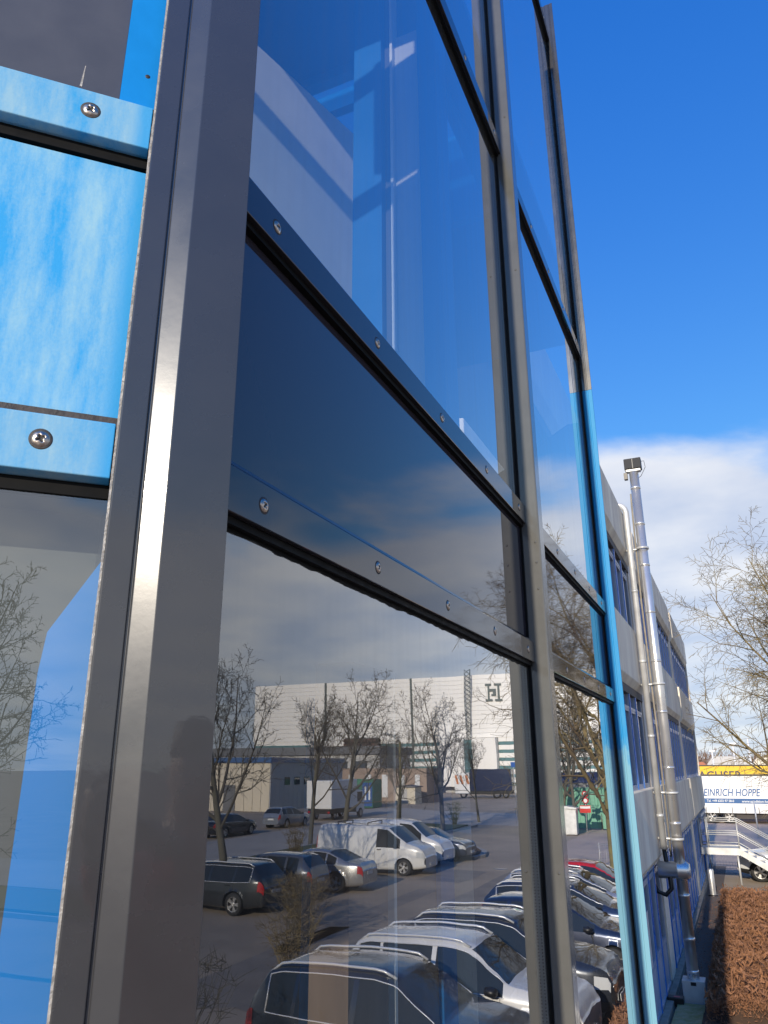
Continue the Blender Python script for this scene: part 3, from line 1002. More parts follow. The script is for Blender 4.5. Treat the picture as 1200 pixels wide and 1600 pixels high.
hg = MB()
nx_, ny_ = 14, 130
vs, fs = [], []
for j in range(ny_ + 1):
    for i in range(nx_ + 1):
        x = -1.05 + 2.1 * i / nx_
        y = 16.6 + 13.6 * j / ny_
        e = min(i, nx_ - i, 3) / 3 * min(j, ny_ - j, 3) / 3
        z = .03 + .43 * (e ** .5) * hump(x, y)
        vs.append((x, y, z))
for j in range(ny_):
    for i in range(nx_):
        a = j * (nx_ + 1) + i
        fs.append((a, a + 1, a + nx_ + 2, a + nx_ + 1))
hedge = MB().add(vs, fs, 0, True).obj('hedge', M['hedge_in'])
tag(hedge, 'broad clipped brown winter hedge along the foot of the concrete wing', 'hedge')
tw = scatter('hedge_twigs', 150000, -1.16, 1.13, 16.5, 30.3, .06, .58, .017, .042, M['hedge'], 21, hump=hump)
tw.parent = hedge
sp_ = scatter('hedge_sprigs', 4000, -1.14, 1.12, 16.5, 30.3, .45, .74, .05, .10, M['hedge'], 27, hump=hump)
sp_.parent = hedge
sp_['kind'] = 'stuff'
tw['kind'] = 'stuff'
hg2 = MB()
vs, fs = [], []
for j in range(41):
    for i in range(9):
        x, y = .55 + .68 * i / 8, 11.0 + 5.9 * j / 40
        e = min(i, 8 - i, 2) / 2 * min(j, 40 - j, 2) / 2
        vs.append((x, y, .03 + .5 * (e ** .5) * hump(x, y)))
for j in range(40):
    for i in range(8):
        a = j * 9 + i
        fs.append((a, a + 1, a + 10, a + 9))
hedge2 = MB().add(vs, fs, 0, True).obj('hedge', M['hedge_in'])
tag(hedge2, 'narrow strip of brown hedge mirrored before the noses of the nearest suvs', 'hedge')
tw2 = scatter('hedge_twigs', 20000, .50, 1.26, 10.9, 17.0, .06, .66, .022, .055, M['hedge'], 25, hump=hump)
tw2.parent = hedge2
tw2['kind'] = 'stuff'
lt = scatter('leaf_litter', 5000, -1.2, 1.12, 6, 17.2, .06, .12, .03, .06, M['hedge'], 22, flat=True)
tag(lt, kind='stuff')
lt2 = scatter('leaf_litter', 2200, -1.76, -1.1, 15.0, 34.0, .015, .05, .015, .04, M['hedge'], 29, flat=True)
tag(lt2, kind='stuff')
wd = MB()
rw = random.Random(4)
for i in range(26):
    a = rw.uniform(0, 6.3)
    l = rw.uniform(.08, .2)
    b_ = Vector((cos(a), sin(a), rw.uniform(.3, 1.4))).normalized() * l
    s_ = Vector((-sin(a), cos(a), 0)) * .028
    wd.add([(0, 0, 0), tuple(b_ * .6 + s_), tuple(b_), tuple(b_ * .6 - s_)], [(0, 1, 2, 3)])
wo_ = wd.obj('weed', M['weed'])
wo_.location = (-.32, 18.2, .25)
tag(wo_, 'small bright green weed poking out of the brown bed', 'plant')

# ------------------------------------------------------------------ trees
def tree_meshes(name, seed, h, spread, trunk_r, fork, n1, dens, mt, mw, droop=0.0, twig=1.0):
    rr = random.Random(seed)
    tk, cr = MB(), MB()

    def limb(p, d, ln, r, lvl, mb):
        steps = (7, 6, 4, 3, 2)[lvl]
        pts, rad = [p.copy()], [r]
        q = p.copy()
        dd = d.copy()
        for s in range(steps):
            j = (.035, .10, .16, .20, .24)[lvl]
            dd = (dd + Vector((rr.gauss(0, j), rr.gauss(0, j), rr.gauss(0, j) + (.0, .11, .07, .03, .0)[lvl] - droop * max(0, lvl - 1) * .12))).normalized()
            q = q + dd * (ln / steps)
            pts.append(q.copy())
            rad.append(max(.0042 * twig, r * (1 - (.55 if lvl == 0 else .8) * (s + 1) / steps)))
        mb.tube(pts, rad, (10, 6, 4, 3, 3)[lvl], 0, lvl < 2, caps=False)
        if lvl >= 4:
            return
        nb = [n1, dens + 3, dens + 1, dens][lvl]
        for k in range(nb):
            lo = (fork, .18, .15, .12)[lvl]
            t = lo + (1 - lo) * (k + rr.random()) / nb
            i = min(int(t * steps), steps - 1)
            f = t * steps - i
            bp_ = pts[i].lerp(pts[i + 1], f)
            ax = (pts[i + 1] - pts[i]).normalized()
            az = k * 2.4 + rr.uniform(-.5, .5)
            side = Matrix.Rotation(az, 3, ax) @ ax.orthogonal().normalized()
            ang = R(rr.uniform(24, 52) + (10 * (1 - t) if lvl == 0 else 8))
            nd = (ax * cos(ang) + side * sin(ang) * spread).normalized()
            fl_ = (.92, .50, .50, .48)[lvl] * ln * rr.uniform(.7, 1.1) * (1.12 - .5 * t)
            limb(bp_, nd, fl_, max(.005 * twig, rad[i] * rr.uniform(.42, .60)), lvl + 1, cr)

    limb(Vector((0, 0, -.05)), Vector((rr.uniform(-.05, .05), rr.uniform(-.05, .05), 1)), h * .60, trunk_r, 0, tk)
    return tk.mesh(name + '_trunk', mt), cr.mesh(name + '_crown', mw)


TREES = []


def plant_tree(meshes, x, y, rz, sc, label, group=None):
    t = thing('bare_tree', label, 'tree', (x, y, 0), rz, group)
    t.scale = (sc, sc, sc)
    part(meshes[0], 'trunk', t)
    part(meshes[1], 'crown', t)
    TREES.append(t)
    return t


tA = tree_meshes('a', 3, 13.0, 1.05, .21, .20, 22, 7, M['bark'], M['twig'], droop=.4, twig=1.3)
tB = tree_meshes('b', 8, 10.5, 0.85, .15, .34, 9, 5, M['bark_grey'], M['twig_grey'], twig=1.9)
tC = tree_meshes('c', 15, 10.5, 0.95, .16, .30, 10, 5, M['bark_grey'], M['twig_grey'], twig=1.8)
tD = tree_meshes('d', 31, 11.0, 0.9, .17, .26, 11, 5, M['bark_grey'], M['twig_grey'], twig=2.0)
plant_tree(tA, 4.0, 34.4, 2.3, 1.16, 'big bare tree with yellow lichen reaching over the brown hedge', 'bare winter trees')
for i, (x, y, rz, sc, m_, lb) in enumerate((
        (15.0, 23.2, .3, .90, tC, 'bare tree mirrored at the left edge of the pane beside the corner post'),
        (23.0, 43.0, 1.9, 1.00, tB, 'bare tree mirrored between the far grey car and the white box truck'),
        (18.9, 39.6, 2.6, 1.00, tC, 'bare tree mirrored right behind the front white van'),
        (18.6, 54.6, 4.0, 1.02, tD, 'dense bare tree mirrored below the warehouse wall between the vans and the blue lorry'),
        (19.4, 65.2, 5.0, .80, tB, 'slim bare tree mirrored below the warehouse emblem'),
        (24.5, 60.0, .9, .75, tD, 'smaller bare tree mirrored beside the lamp column'),
        (9.6, 56.0, 2.2, 1.0, tD, 'bare tree mirrored in the narrow pane left of the red signs'),
        (11.0, 58.5, 3.6, 1.05, tC, 'bare tree mirrored in the narrow pane above the grey utility box'),
        (8.6, 60.0, .2, .95, tB, 'bare tree mirrored in the narrow pane right of the red signs'),
        (12.5, 62, 1.2, .9, tD, 'bare tree mirrored behind the grey utility box'),
        (13.0, -19.2, .8, 1.05, tC, 'bare tree standing behind the camera mirrored in the lower left pane'))):
    plant_tree(m_, x, y, rz, sc, lb, 'bare winter trees')


def shrub(x, y, h, seed, label, m_):
    rr = random.Random(seed)
    mb = MB()
    for k in range(44):
        a, tl = rr.uniform(0, 6.3), rr.uniform(.1, .55)
        p = Vector((rr.uniform(-.15, .15), rr.uniform(-.15, .15), 0))
        d_ = Vector((cos(a) * tl, sin(a) * tl, 1)).normalized()
        pts = [p]
        for s in range(4):
            d_ = (d_ + Vector((rr.gauss(0, .2), rr.gauss(0, .2), rr.gauss(0, .1)))).normalized()
            pts.append(pts[-1] + d_ * h / 4)
        mb.tube(pts, [.012, .009, .007, .005, .003], 3, 0, False, caps=False)
        for q in pts[1:]:
            for s in range(4):
                e = Vector((rr.gauss(0, 1), rr.gauss(0, 1), rr.uniform(-.2, 1.2))).normalized() * rr.uniform(.12, .4)
                mb.tube([q, q + e * .5, q + e + Vector((rr.gauss(0, .04), rr.gauss(0, .04), 0))], [.005, .004, .0025], 3, 0, False, caps=False)
    o = mb.obj('bare_shrub', m_, fixn=False)
    o.location = (x, y, 0)
    tag(o, label, 'shrub')
    return o


shrub(9.9, 19.5, 1.5, 1, 'thin bare shrub mirrored before the dark estate car', M['twig_grey'])
shrub(11.0, 21.4, 1.3, 2, 'low pale twigged shrub mirrored under the dark estate car', M['twig'])
shrub(12.0, 22.6, 1.2, 7, 'bushy brown shrub mirrored just before the dark estate car', M['twig'])
shrub(8.3, 16.2, 1.3, 8, 'wispy shrub mirrored between the dark estate car and the nearest suv', M['twig'])
shrub(6.4, 9.7, 1.9, 3, 'sparse bare shrub mirrored at the lower left of the pane', M['twig_grey'])
shrub(20.4, 62.0, 1.6, 4, 'dark green bush mirrored beside the slim tree', M['grass'])
shrub(20.2, 36.5, 1.6, 5, 'brown bush on the verge mirrored left of the white vans', M['twig'])

# ------------------------------------------------------------------ vehicles
def lerp_tab(tab, x):
    if x <= tab[0][0]:
        return tab[0][1]
    for (a, b), (c, d) in zip(tab[:-1], tab[1:]):
        if x <= c:
            t = (x - a) / (c - a) if c > a else 1
            return b + (d - b) * t
    return tab[-1][1]


def smooth_tab(tab, x, w=.012):
    return (lerp_tab(tab, x - w) + 2 * lerp_tab(tab, x) + lerp_tab(tab, x + w)) / 4


KINDS = {
    'suv': dict(L=4.22, W=1.86, H=1.66, wr=.36, sill=.24,
                top=[(-.5, .46), (-.493, .60), (-.475, .70), (-.415, .935), (-.36, .975), (-.15, 1.0), (.0, .995), (.075, .96), (.235, .685), (.36, .645), (.45, .59), (.485, .52), (.5, .40)],
                belt=[(-.5, .62), (-.3, .625), (.1, .595), (.24, .58), (.5, .53)], ws=(.085, .232), rw=(-.472, -.415), sw=[(-.40, -.30), (-.285, -.075), (-.055, .215)], ax=(-.295, .305), rails=True),
    'estate': dict(L=4.72, W=1.83, H=1.48, wr=.33, sill=.20,
                   top=[(-.5, .48), (-.493, .62), (-.47, .72), (-.40, .95), (-.34, .98), (-.1, 1.0), (.02, .98), (.22, .70), (.38, .64), (.46, .58), (.49, .50), (.5, .40)],
                   belt=[(-.5, .655), (-.2, .64), (.1, .62), (.24, .60), (.5, .54)], ws=(.03, .215), rw=(-.468, -.40), sw=[(-.39, -.28), (-.265, -.09), (-.07, .19)], ax=(-.285, .30), rails=True),
    'hatch': dict(L=4.15, W=1.79, H=1.48, wr=.32, sill=.20,
                  top=[(-.5, .48), (-.492, .62), (-.465, .74), (-.39, .95), (-.32, .985), (-.05, 1.0), (.05, .97), (.25, .68), (.40, .62), (.465, .56), (.49, .50), (.5, .40)],
                  belt=[(-.5, .66), (-.2, .64), (.1, .61), (.26, .59), (.5, .54)], ws=(.06, .245), rw=(-.463, -.39), sw=[(-.36, -.26), (-.24, -.06), (-.04, .22)], ax=(-.30, .31), rails=False),
    'sedan': dict(L=4.75, W=1.86, H=1.42, wr=.335, sill=.19,
                  top=[(-.5, .48), (-.494, .64), (-.478, .70), (-.36, .745), (-.20, .965), (-.10, 1.0), (.0, .99), (.05, .965), (.225, .69), (.38, .635), (.46, .57), (.49, .50), (.5, .40)],
                  belt=[(-.5, .64), (-.3, .655), (.0, .635), (.24, .60), (.5, .53)], ws=(.055, .22), rw=(-.355, -.205), sw=[(-.28, -.20), (-.185, -.06), (-.04, .20)], ax=(-.285, .305), rails=False),
    'van': dict(L=5.2, W=1.94, H=1.97, wr=.33, sill=.22,
                top=[(-.5, .40), (-.499, .70), (-.495, .93), (-.475, .985), (-.3, 1.0), (.05, .995), (.175, .955), (.335, .645), (.43, .575), (.475, .50), (.495, .40), (.5, .30)],
                belt=[(-.5, .56), (.1, .555), (.34, .53), (.5, .47)], ws=(.182, .33), rw=None, sw=[(.075, .285)], ax=(-.285, .315), rails=False),
}
WHEELS = {}


def wheel_meshes(r, w=.21):
    if r in WHEELS:
        return WHEELS[r]
    ty = MB().lathe([(-w / 2, r * .66), (-w / 2, r * .92), (-w / 2 + .03, r), (w / 2 - .03, r), (w / 2, r * .92), (w / 2, r * .66)], (0, 0, 0), (0, 1, 0), 32)
    rim = MB().lathe([(-w / 2 + .05, r * .66), (w / 2 - .005, r * .68), (w / 2 - .005, r * .63), (w / 2 - .03, r * .61)], (0, 0, 0), (0, 1, 0), 32)
    rim.lathe([(w / 2 - .06, 0), (w / 2 - .015, .02), (w / 2 - .015, .065), (w / 2 - .05, .075)], (0, 0, 0), (0, 1, 0), 16)
    for k in range(5):
        a = 2 * pi * k / 5
        for off_ in (-.16, .16):
            c0, s0 = cos(a + off_ * .4), sin(a + off_ * .4)
            c1, s1 = cos(a + off_), sin(a + off_)
            n0 = Vector((-s1, 0, c1))
            p0, p1 = Vector((c0 * .05, w / 2 - .02, s0 * .05)), Vector((c1 * r * .64, w / 2 - .012, s1 * r * .64))
            hw = n0 * .022
            dp = Vector((0, -.04, 0))
            rim.add([p0 + hw, p0 - hw, p1 - hw, p1 + hw, p0 + hw + dp, p0 - hw + dp, p1 - hw + dp, p1 + hw + dp],
                    [(0, 1, 2, 3), (7, 6, 5, 4), (0, 3, 7, 4), (1, 5, 6, 2)])
    dk = MB().lathe([(w / 2 - .07, r * .66), (w / 2 - .07, 0)], (0, 0, 0), (0, 1, 0), 24)
    WHEELS[r] = (ty.mesh('tyre', M['rubber']), rim.mesh('rim', M['rim']), dk.mesh('brake', M['black']))
    return WHEELS[r]


CARS = {}


def car_meshes(kind):
    if kind in CARS:
        return CARS[kind]
    K = KINDS[kind]
    Ln, Wd, H = K['L'], K['W'], K['H']
    xs = set(-.5 + i / 72 for i in range(73))
    extra = []
    for s in K['sw']:
        extra += list(s)
    for s in (K['ws'], K['rw']):
        if s:
            extra += list(s)
    for a in K['ax']:
        for k in range(-6, 7):
            extra.append(a + k * (K['wr'] + .075) / Ln / 6)
    extra += [-.497, -.49, .49, .497]
    xs = sorted(xs | set(extra))
    out = [xs[0]]
    for x in xs[1:]:
        if x - out[-1] < .0045 and x not in extra:
            continue
        if x - out[-1] < .002:
            continue
        out.append(x)
    xs = out
    zw = K['wr']
    NS = 8
    rows = []
    for x in xs:
        zt = smooth_tab(K['top'], x) * H
        zb = min(smooth_tab(K['belt'], x) * H, zt - .02)
        pl = 1 - .20 * abs(2 * x) ** 7 - .03 * abs(2 * x) ** 2
        if kind == 'van' and x < 0:
            pl = 1 - .04 * abs(2 * x) ** 10
        w = Wd / 2 * pl
        zl = K['sill'] + .10 * abs(2 * x) ** 6
        zl = min(zl, zb - .1)
        cab = max(0., min(1., (zt - zb) / (.36 * H)))
        if kind == 'van':
            wr_ = w * (.94 - .12 * cab)
        else:
            wr_ = w * (.93 - .22 * cab)
        pts = [(0, zl), (w * .86, zl), (w * .955, zl + .05)]
        for k in range(NS):
            t = (k + 1) / NS
            z = zl + .05 + (zb - .05 - zl - .05) * t
            bul = w * (.965 + .035 * sin(pi * min(1, t * .95 + .05)) - .012 * (1 if .55 < t < .62 else 0))
            pts.append((bul, z))
        pts.append((w * .955, zb))
        pts.append((wr_ + (0.012 if cab > .5 else 0), zb + (zt - zb) * .86 - (.0 if cab < .5 else .0)))
        pts.append((wr_ * .94, zt - .018))
        pts.append((wr_ * .55, zt))
        pts.append((0, zt + .012))
        rows.append([(x * Ln, y, z) for y, z in pts])
    np_ = len(rows[0])
    jb = 3 + NS           # belt index
    # snap side vertices to wheel arches
    Ra = zw + .055
    for i, rw_ in enumerate(rows):
        for j in range(1, jb):
            x, y, z = rw_[j]
            for a in K['ax']:
                dx, dz = x - a * Ln, z - zw
                d = sqrt(dx * dx + dz * dz)
                if abs(d - Ra) < .055 and d > 1e-6 and j > 1:
                    rw_[j] = (a * Ln + dx * Ra / d, y, zw + dz * Ra / d)
    body, glass = MB(), {'windscreen': MB(), 'rear_window': MB()}
    sides = [MB() for _ in range(2 * len(K['sw']))]
    V = {}

    def inarch(c):
        return any((c[0] - a * Ln) ** 2 + (c[2] - zw) ** 2 < (Ra * .985) ** 2 for a in K['ax'])

    lights = {'headlight': [MB(), MB()], 'tail_light': [MB(), MB()]}
    grille = MB()
    for sgn, si in ((1, 0), (-1, 1)):
        for i in range(len(xs) - 1):
            xm = (xs[i] + xs[i + 1]) / 2
            for j in range(np_ - 1):
                q = [rows[i][j], rows[i + 1][j], rows[i + 1][j + 1], rows[i][j + 1]]
                q = [(a, b * sgn, c) for a, b, c in q]
                if sgn < 0:
                    q.reverse()
                c = [sum(p[k] for p in q) / 4 for k in range(3)]
                if j < jb and inarch(c):
                    continue
                tgt = body
                if j == jb:
                    for k, s in enumerate(K['sw']):
                        if s[0] <= xm <= s[1] and rows[i][j + 1][2] - rows[i][j][2] > .06:
                            tgt = sides[2 * k + si]
                if j >= jb + 2 and K['ws'][0] <= xm <= K['ws'][1]:
                    tgt = glass['windscreen']
                if K['rw'] and j >= jb + 2 and K['rw'][0] <= xm <= K['rw'][1]:
                    tgt = glass['rear_window']
                tgt.add(q, [(0, 1, 2, 3)], 0, True)
                nx = 1 if xm > 0 else -1
                o3 = lambda p: (p[0] + .006 * nx, p[1] + .006 * sgn, p[2] + .002)
                zf = c[2] / H
                if xm > .415 and xm < .492 and jb - 4 <= j <= jb - 2:
                    lights['headlight'][si].add([o3(p) for p in q], [(0, 1, 2, 3)], 0, True)
                if kind == 'suv' and 1 <= j <= 3 and abs(xm) < .485:
                    grille.add([(p[0], p[1] + .012 * sgn, p[2]) for p in q], [(0, 1, 2, 3)], 0, True)
                if xm > .488 and 4 <= j <= jb - 2:
                    grille.add([o3(p) for p in q], [(0, 1, 2, 3)], 0, True)
                tl = (xm < -.455 and jb - 4 <= j <= jb - 1) if kind != 'van' else (xm < -.485 and jb - 4 <= j <= jb)
                if tl:
                    lights['tail_light'][si].add([o3(p) for p in q], [(0, 1, 2, 3)], 0, True)
        # arch liner
        for a in K['ax']:
            lv, lf = [], []
            for k in range(17):
                t = pi * (k / 16) * 1.12 - .06 * pi
                yo = max(p[1] for p in min(rows, key=lambda r_: abs(r_[4][0] - a * Ln - Ra * cos(t) * .9))[3:7]) - .012
                for yy in (Wd * .26, yo):
                    lv.append((a * Ln + (Ra + .004) * cos(t), yy * sgn, zw + (Ra + .004) * sin(t)))
            for k in range(16):
                lf.append((2 * k, 2 * k + 1, 2 * k + 3, 2 * k + 2))
            grille.add(lv, lf, 0, True)
            grille.add([(a * Ln + Ra * cos(2 * pi * k / 20), Wd * .262 * sgn, zw + Ra * sin(2 * pi * k / 20)) for k in range(20)], [tuple(range(20))])
    # end caps
    for i in (0, len(xs) - 1):
        r_ = rows[i]
        loop = [(x, y, z) for x, y, z in r_] + [(x, -y, z) for x, y, z in reversed(r_[1:-1])]
        body.add(loop, [tuple(range(len(loop)))] if i else [tuple(range(len(loop)))[::-1]])
    for mb_ in [body, grille] + list(glass.values()) + sides + lights['headlight'] + lights['tail_light']:
        mb_.weld()
    R_ = dict(K=K, rows=rows, xs=xs, jb=jb, body=body, glass=glass, sides=sides, lights=lights, grille=grille)
    CARS[kind] = R_
    return R_


PAINTS = {}


def paint(name, col, metal=.0, rough=.25):
    if name not in PAINTS:
        PAINTS[name] = mat(name + ' car paint', col, rough, metal, coat=1.0, var=.05, vscale=3)
    return PAINTS[name]


MESHC = {}


def vehicle(kind, x, y, heading, col, label, group, metal=.3, z=0.0, rack=False, rails_mat=None, dirty=False, cat='car'):
    """heading in degrees, 0 = front towards +X"""
    C_ = car_meshes(kind)
    K = C_['K']
    nm = {'suv': 'parked_suv', 'estate': 'parked_estate_car', 'hatch': 'parked_hatchback', 'sedan': 'parked_saloon_car', 'van': 'parked_van'}[kind]
    t = thing(nm, label, cat, (x, y, z), R(heading), group)
    pm = paint('%s' % (col,), col, metal)
    Ln, Wd, H = K['L'], K['W'], K['H']
    key = kind
    if key not in MESHC:
        d = {}
        d['body'] = C_['body'].mesh('body', pm)
        d['glass'] = {k: v.mesh(k, M['car_glass']) for k, v in C_['glass'].items() if v.f}
        d['sides'] = [s.mesh('side_window', M['car_glass']) for s in C_['sides'] if s.f]
        d['hl'] = [s.mesh('headlight', M['lamp_glass']) for s in C_['lights']['headlight']]
        d['tl'] = [s.mesh('tail_light', M['tail']) for s in C_['lights']['tail_light']]
        d['gr'] = C_['grille'].mesh('grille', M['black'])
        jb = C_['jb']
        ml = []
        for sgn in (1, -1):
            xw = K['sw'][-1][1] - .03
            row = min(C_['rows'], key=lambda r_: abs(r_[0][0] - xw * Ln))
            mm = MB().lathe([(-.10, .02), (-.09, .075), (-.02, .10), (.05, .095), (.09, .06), (.10, 0)], (row[0][0], sgn * (row[jb][1] + .13), row[jb][2] + .09), (1, 0, 0), 14)
            mm.v = [(a, b, (c - row[jb][2] - .09) * .72 + row[jb][2] + .09) for a, b, c in mm.v]
            mm.box(row[0][0] - .03, row[0][0] + .03, min(sgn * (row[jb][1] - .03), sgn * (row[jb][1] + .08)), max(sgn * (row[jb][1] - .03), sgn * (row[jb][1] + .08)), row[jb][2] + .02, row[jb][2] + .06)
            ml.append(mm.mesh('wing_mirror', M['black']))
        d['mirror'] = ml
        rails = []
        for sgn in (1, -1):
            x0, x1 = K['sw'][0][0] - .01, K['ws'][0] - .01
            pts = []
            for k in range(13):
                xx = x0 + (x1 - x0) * k / 12
                row = min(C_['rows'], key=lambda r_: abs(r_[0][0] - xx * Ln))
                lift = .045 if 0 < k < 12 else .0
                pts.append((xx * Ln, sgn * (row[jb + 2][1] - .01), row[jb + 2][2] + lift))
            rails.append(MB().tube(pts, .021, 6).mesh('roof_rail', M['chrome']))
        d['rails'] = rails
        hd = []
        for s in K['sw']:
            if s[1] - s[0] < .14:
                continue
            for sgn in (1, -1):
                xx = s[0] + .03
                row = min(C_['rows'], key=lambda r_: abs(r_[0][0] - xx * Ln))
                yy = row[jb - 1][1]
                hd.append(MB().box(xx * Ln - .09, xx * Ln + .09, sgn * yy - .022, sgn * yy + .022, row[jb - 1][2] - .045, row[jb - 1][2] - .015).mesh('door_handle', M['chrome'] if kind == 'suv' else M['black']))
        d['handle'] = hd
        trim = MB()
        for sgn in (1, -1):
            x0, x1 = K['sw'][0][0] - .012, K['sw'][-1][1] + .006
            rws = [r_ for r_ in C_['rows'] if x0 * Ln <= r_[0][0] <= x1 * Ln]
            lo = [(r_[jb][0], sgn * (r_[jb][1] + .004), r_[jb][2]) for r_ in rws]
            hi = [(r_[jb + 1][0], sgn * (r_[jb + 1][1] + .004), r_[jb + 1][2]) for r_ in rws]
            trim.tube(lo, .010, 4)
            trim.tube(hi, .010, 4)
            trim.tube([lo[0], hi[0]], .012, 4)
        d['trim'] = trim.mesh('window_trim', M['chrome'])
        seam = MB()
        for sgn in (1, -1):
            ends = sorted({K['sw'][-1][1] - .012, K['sw'][-1][0] - .010} | ({K['sw'][-2][0] - .012} if len(K['sw']) > 1 else set()))
            for xx in ends:
                row = min(C_['rows'], key=lambda r_: abs(r_[0][0] - xx * Ln))
                if any(abs(row[0][0] - a_ * Ln) < K['wr'] + .06 for a_ in K['ax']):
                    jj = range(jb - 3, jb + 1)
                else:
                    jj = range(3, jb + 1)
                seam.tube([(row[j][0], sgn * (row[j][1] + .0005), row[j][2]) for j in jj], .0055, 4)
        d['seam'] = seam.mesh('door_seam', M['black'])
        plf = MB().box(Ln / 2 + .001, Ln / 2 + .012, -.26, .26, .38, .49).mesh('number_plate', M['white_plastic'])
        plr = MB().box(-Ln / 2 - .012, -Ln / 2 - .001, -.26, .26, .60 if kind != 'van' else .5, .71 if kind != 'van' else .61).mesh('number_plate', M['white_plastic'])
        d['plates'] = [plf, plr]
        MESHC[key] = d
    d = MESHC[key]
    b = part(d['body'], 'body', t)
    b.material_slots[0].link = 'OBJECT'
    b.material_slots[0].material = pm
    for k, me in d['glass'].items():
        part(me, k, t)
    for me in d['sides']:
        part(me, 'side_window', t)
    for me in d['hl']:
        part(me, 'headlight', t)
    for me in d['tl']:
        part(me, 'tail_light', t)
    part(d['gr'], 'grille', t)
    part(d['seam'], 'door_seam', t)
    for me in d['mirror']:
        part(me, 'wing_mirror', t)
    if K['rails']:
        for me in d['rails']:
            part(me, 'roof_rail', t)
    for me in d['handle']:
        part(me, 'door_handle', t)
    if kind in ('suv', 'estate', 'sedan'):
        part(d['trim'], 'window_trim', t)
    for me in d['plates']:
        part(me, 'number_plate', t)
    ty, rim, dk = wheel_meshes(K['wr'])
    for a in K['ax']:
        for sgn in (1, -1):
            w = part(ty, 'wheel', t, (a * Ln, sgn * (Wd / 2 - .135), K['wr']), 0 if sgn > 0 else pi)
            part(rim, 'rim', w)
            part(dk, 'brake', w)
    if rack:
        for xx in (-.30, -.02):
            MB().tube([(xx * Ln, -.72, H - .03), (xx * Ln, -.72, H + .10), (xx * Ln, .72, H + .10), (xx * Ln, .72, H - .03)], .025, 6).obj('roof_rack', M['black'], t)
    return t


NEAR = 'cars parked nose to the planting bed'
FARR = 'cars parked across the aisle'
WHITE, SILVER, GREY, DARK, NAVY, BLACK, RED, BLUE = (.72, .71, .68), (.50, .49, .47), (.16, .17, .19), (.045, .048, .055), (.018, .028, .062), (.012, .013, .016), (.50, .014, .016), (.03, .08, .24)
vehicle('suv', 3.95, 11.75, 180, (.022, .030, .045), 'dark blue suv with silver roof rails mirrored lowest in the big pane', NEAR)
vehicle('suv', 3.62, 14.05, 181, (.70, .69, .66), 'pearl white suv with dark roof glass and silver rails mirrored behind the dark blue suv', NEAR, metal=.1)
vehicle('suv', 3.50, 16.35, 180, (.03, .035, .045), 'near black suv with silver rails mirrored behind the pearl white suv', NEAR)
vehicle('hatch', 3.2, 19.9, 181, NAVY, 'navy hatchback whose front wheel shows in the narrow pane', NEAR)
vehicle('estate', 3.4, 22.4, 180, (.025, .04, .085), 'dark blue estate car mirrored behind the navy hatchback', NEAR)
vehicle('estate', 3.7, 24.9, 180, SILVER, 'silver estate car mirrored between the dark blue estate and the red car', NEAR, metal=.7)
vehicle('hatch', 3.75, 27.3, 180, RED, 'bright red hatchback mirrored topmost in the row in the narrow pane', NEAR, metal=0)
vehicle('suv', 1.42, 37.05, 180, (.62, .63, .63), 'silver white suv with alloy wheels parked below the metal stair', NEAR, metal=.2)
vehicle('sedan', 14.45, 28.3, 0, SILVER, 'silver saloon car seen from behind mirrored left of the front white van', FARR, metal=.7)
vehicle('hatch', 14.9, 25.8, 0, (.11, .12, .14), 'grey hatchback seen from behind mirrored next to the silver saloon', FARR)
vehicle('estate', 15.4, 23.2, 1, (.03, .034, .037), 'dark estate car mirrored leftmost in the row behind the bare shrub', FARR)
vehicle('van', 14.1, 33.3, 180, WHITE, 'white delivery van with roof bars mirrored nearest in the car park', FARR, metal=0, rack=True, cat='van')
vehicle('van', 14.4, 36.5, 180, (.76, .75, .73), 'second white van mirrored behind the one with roof bars', FARR, metal=0, cat='van')
vehicle('hatch', 13.6, 38.9, 180, NAVY, 'dark blue hatchback mirrored half hidden beyond the second white van', FARR)
vehicle('sedan', 31.4, 46.5, 90, BLACK, 'black saloon car with red lamps mirrored across the road', 'cars parked along the far road')
vehicle('estate', 31.6, 54.5, 90, (.22, .24, .28), 'blue grey estate car mirrored across the road behind the tree trunk', 'cars parked along the far road')


# box truck, far trucks
bt = thing('box_truck', 'small truck with a white box body mirrored across the road', 'truck', (32.8, 62.0, 0), 0)
MB().box(-1.25, 1.25, 0, 5.0, .95, 3.30).obj('cargo_box', M['white_paint'], bt, .03)
for xx in (-.62, .62):
    MB().box(xx - .59, xx + .59, -.03, -.002, 1.0, 3.22).obj('rear_door', M['white_paint'], bt, .01)
MB().prism([(5.1, .5), (7.0, .5), (7.05, 1.3), (6.75, 2.3), (5.4, 2.45), (5.1, 2.4)], -1.0, 1.0, lambda p, q, s: (s, p, q)).obj('cab', M['white_paint'], bt, .05)
MB().box(-1.012, -1.002, 5.5, 6.5, 1.4, 2.2).obj('side_window', M['car_glass'], bt)
MB().box(-1.1, 1.1, -.02, 5.1, .55, .93).obj('chassis', M['black'], bt)
for yy in (1.1, 6.1):
    for xx in (-.95, .95):
        w = part(wheel_meshes(.42, .24)[0], 'wheel', bt, (xx, yy, .42), pi / 2)
        part(wheel_meshes(.42, .24)[1], 'rim', w)
for xx in (-1.0, 1.0):
    MB().box(xx - .1, xx + .1, -.05, -.01, .6, .75).obj('tail_light', M['tail'], bt)


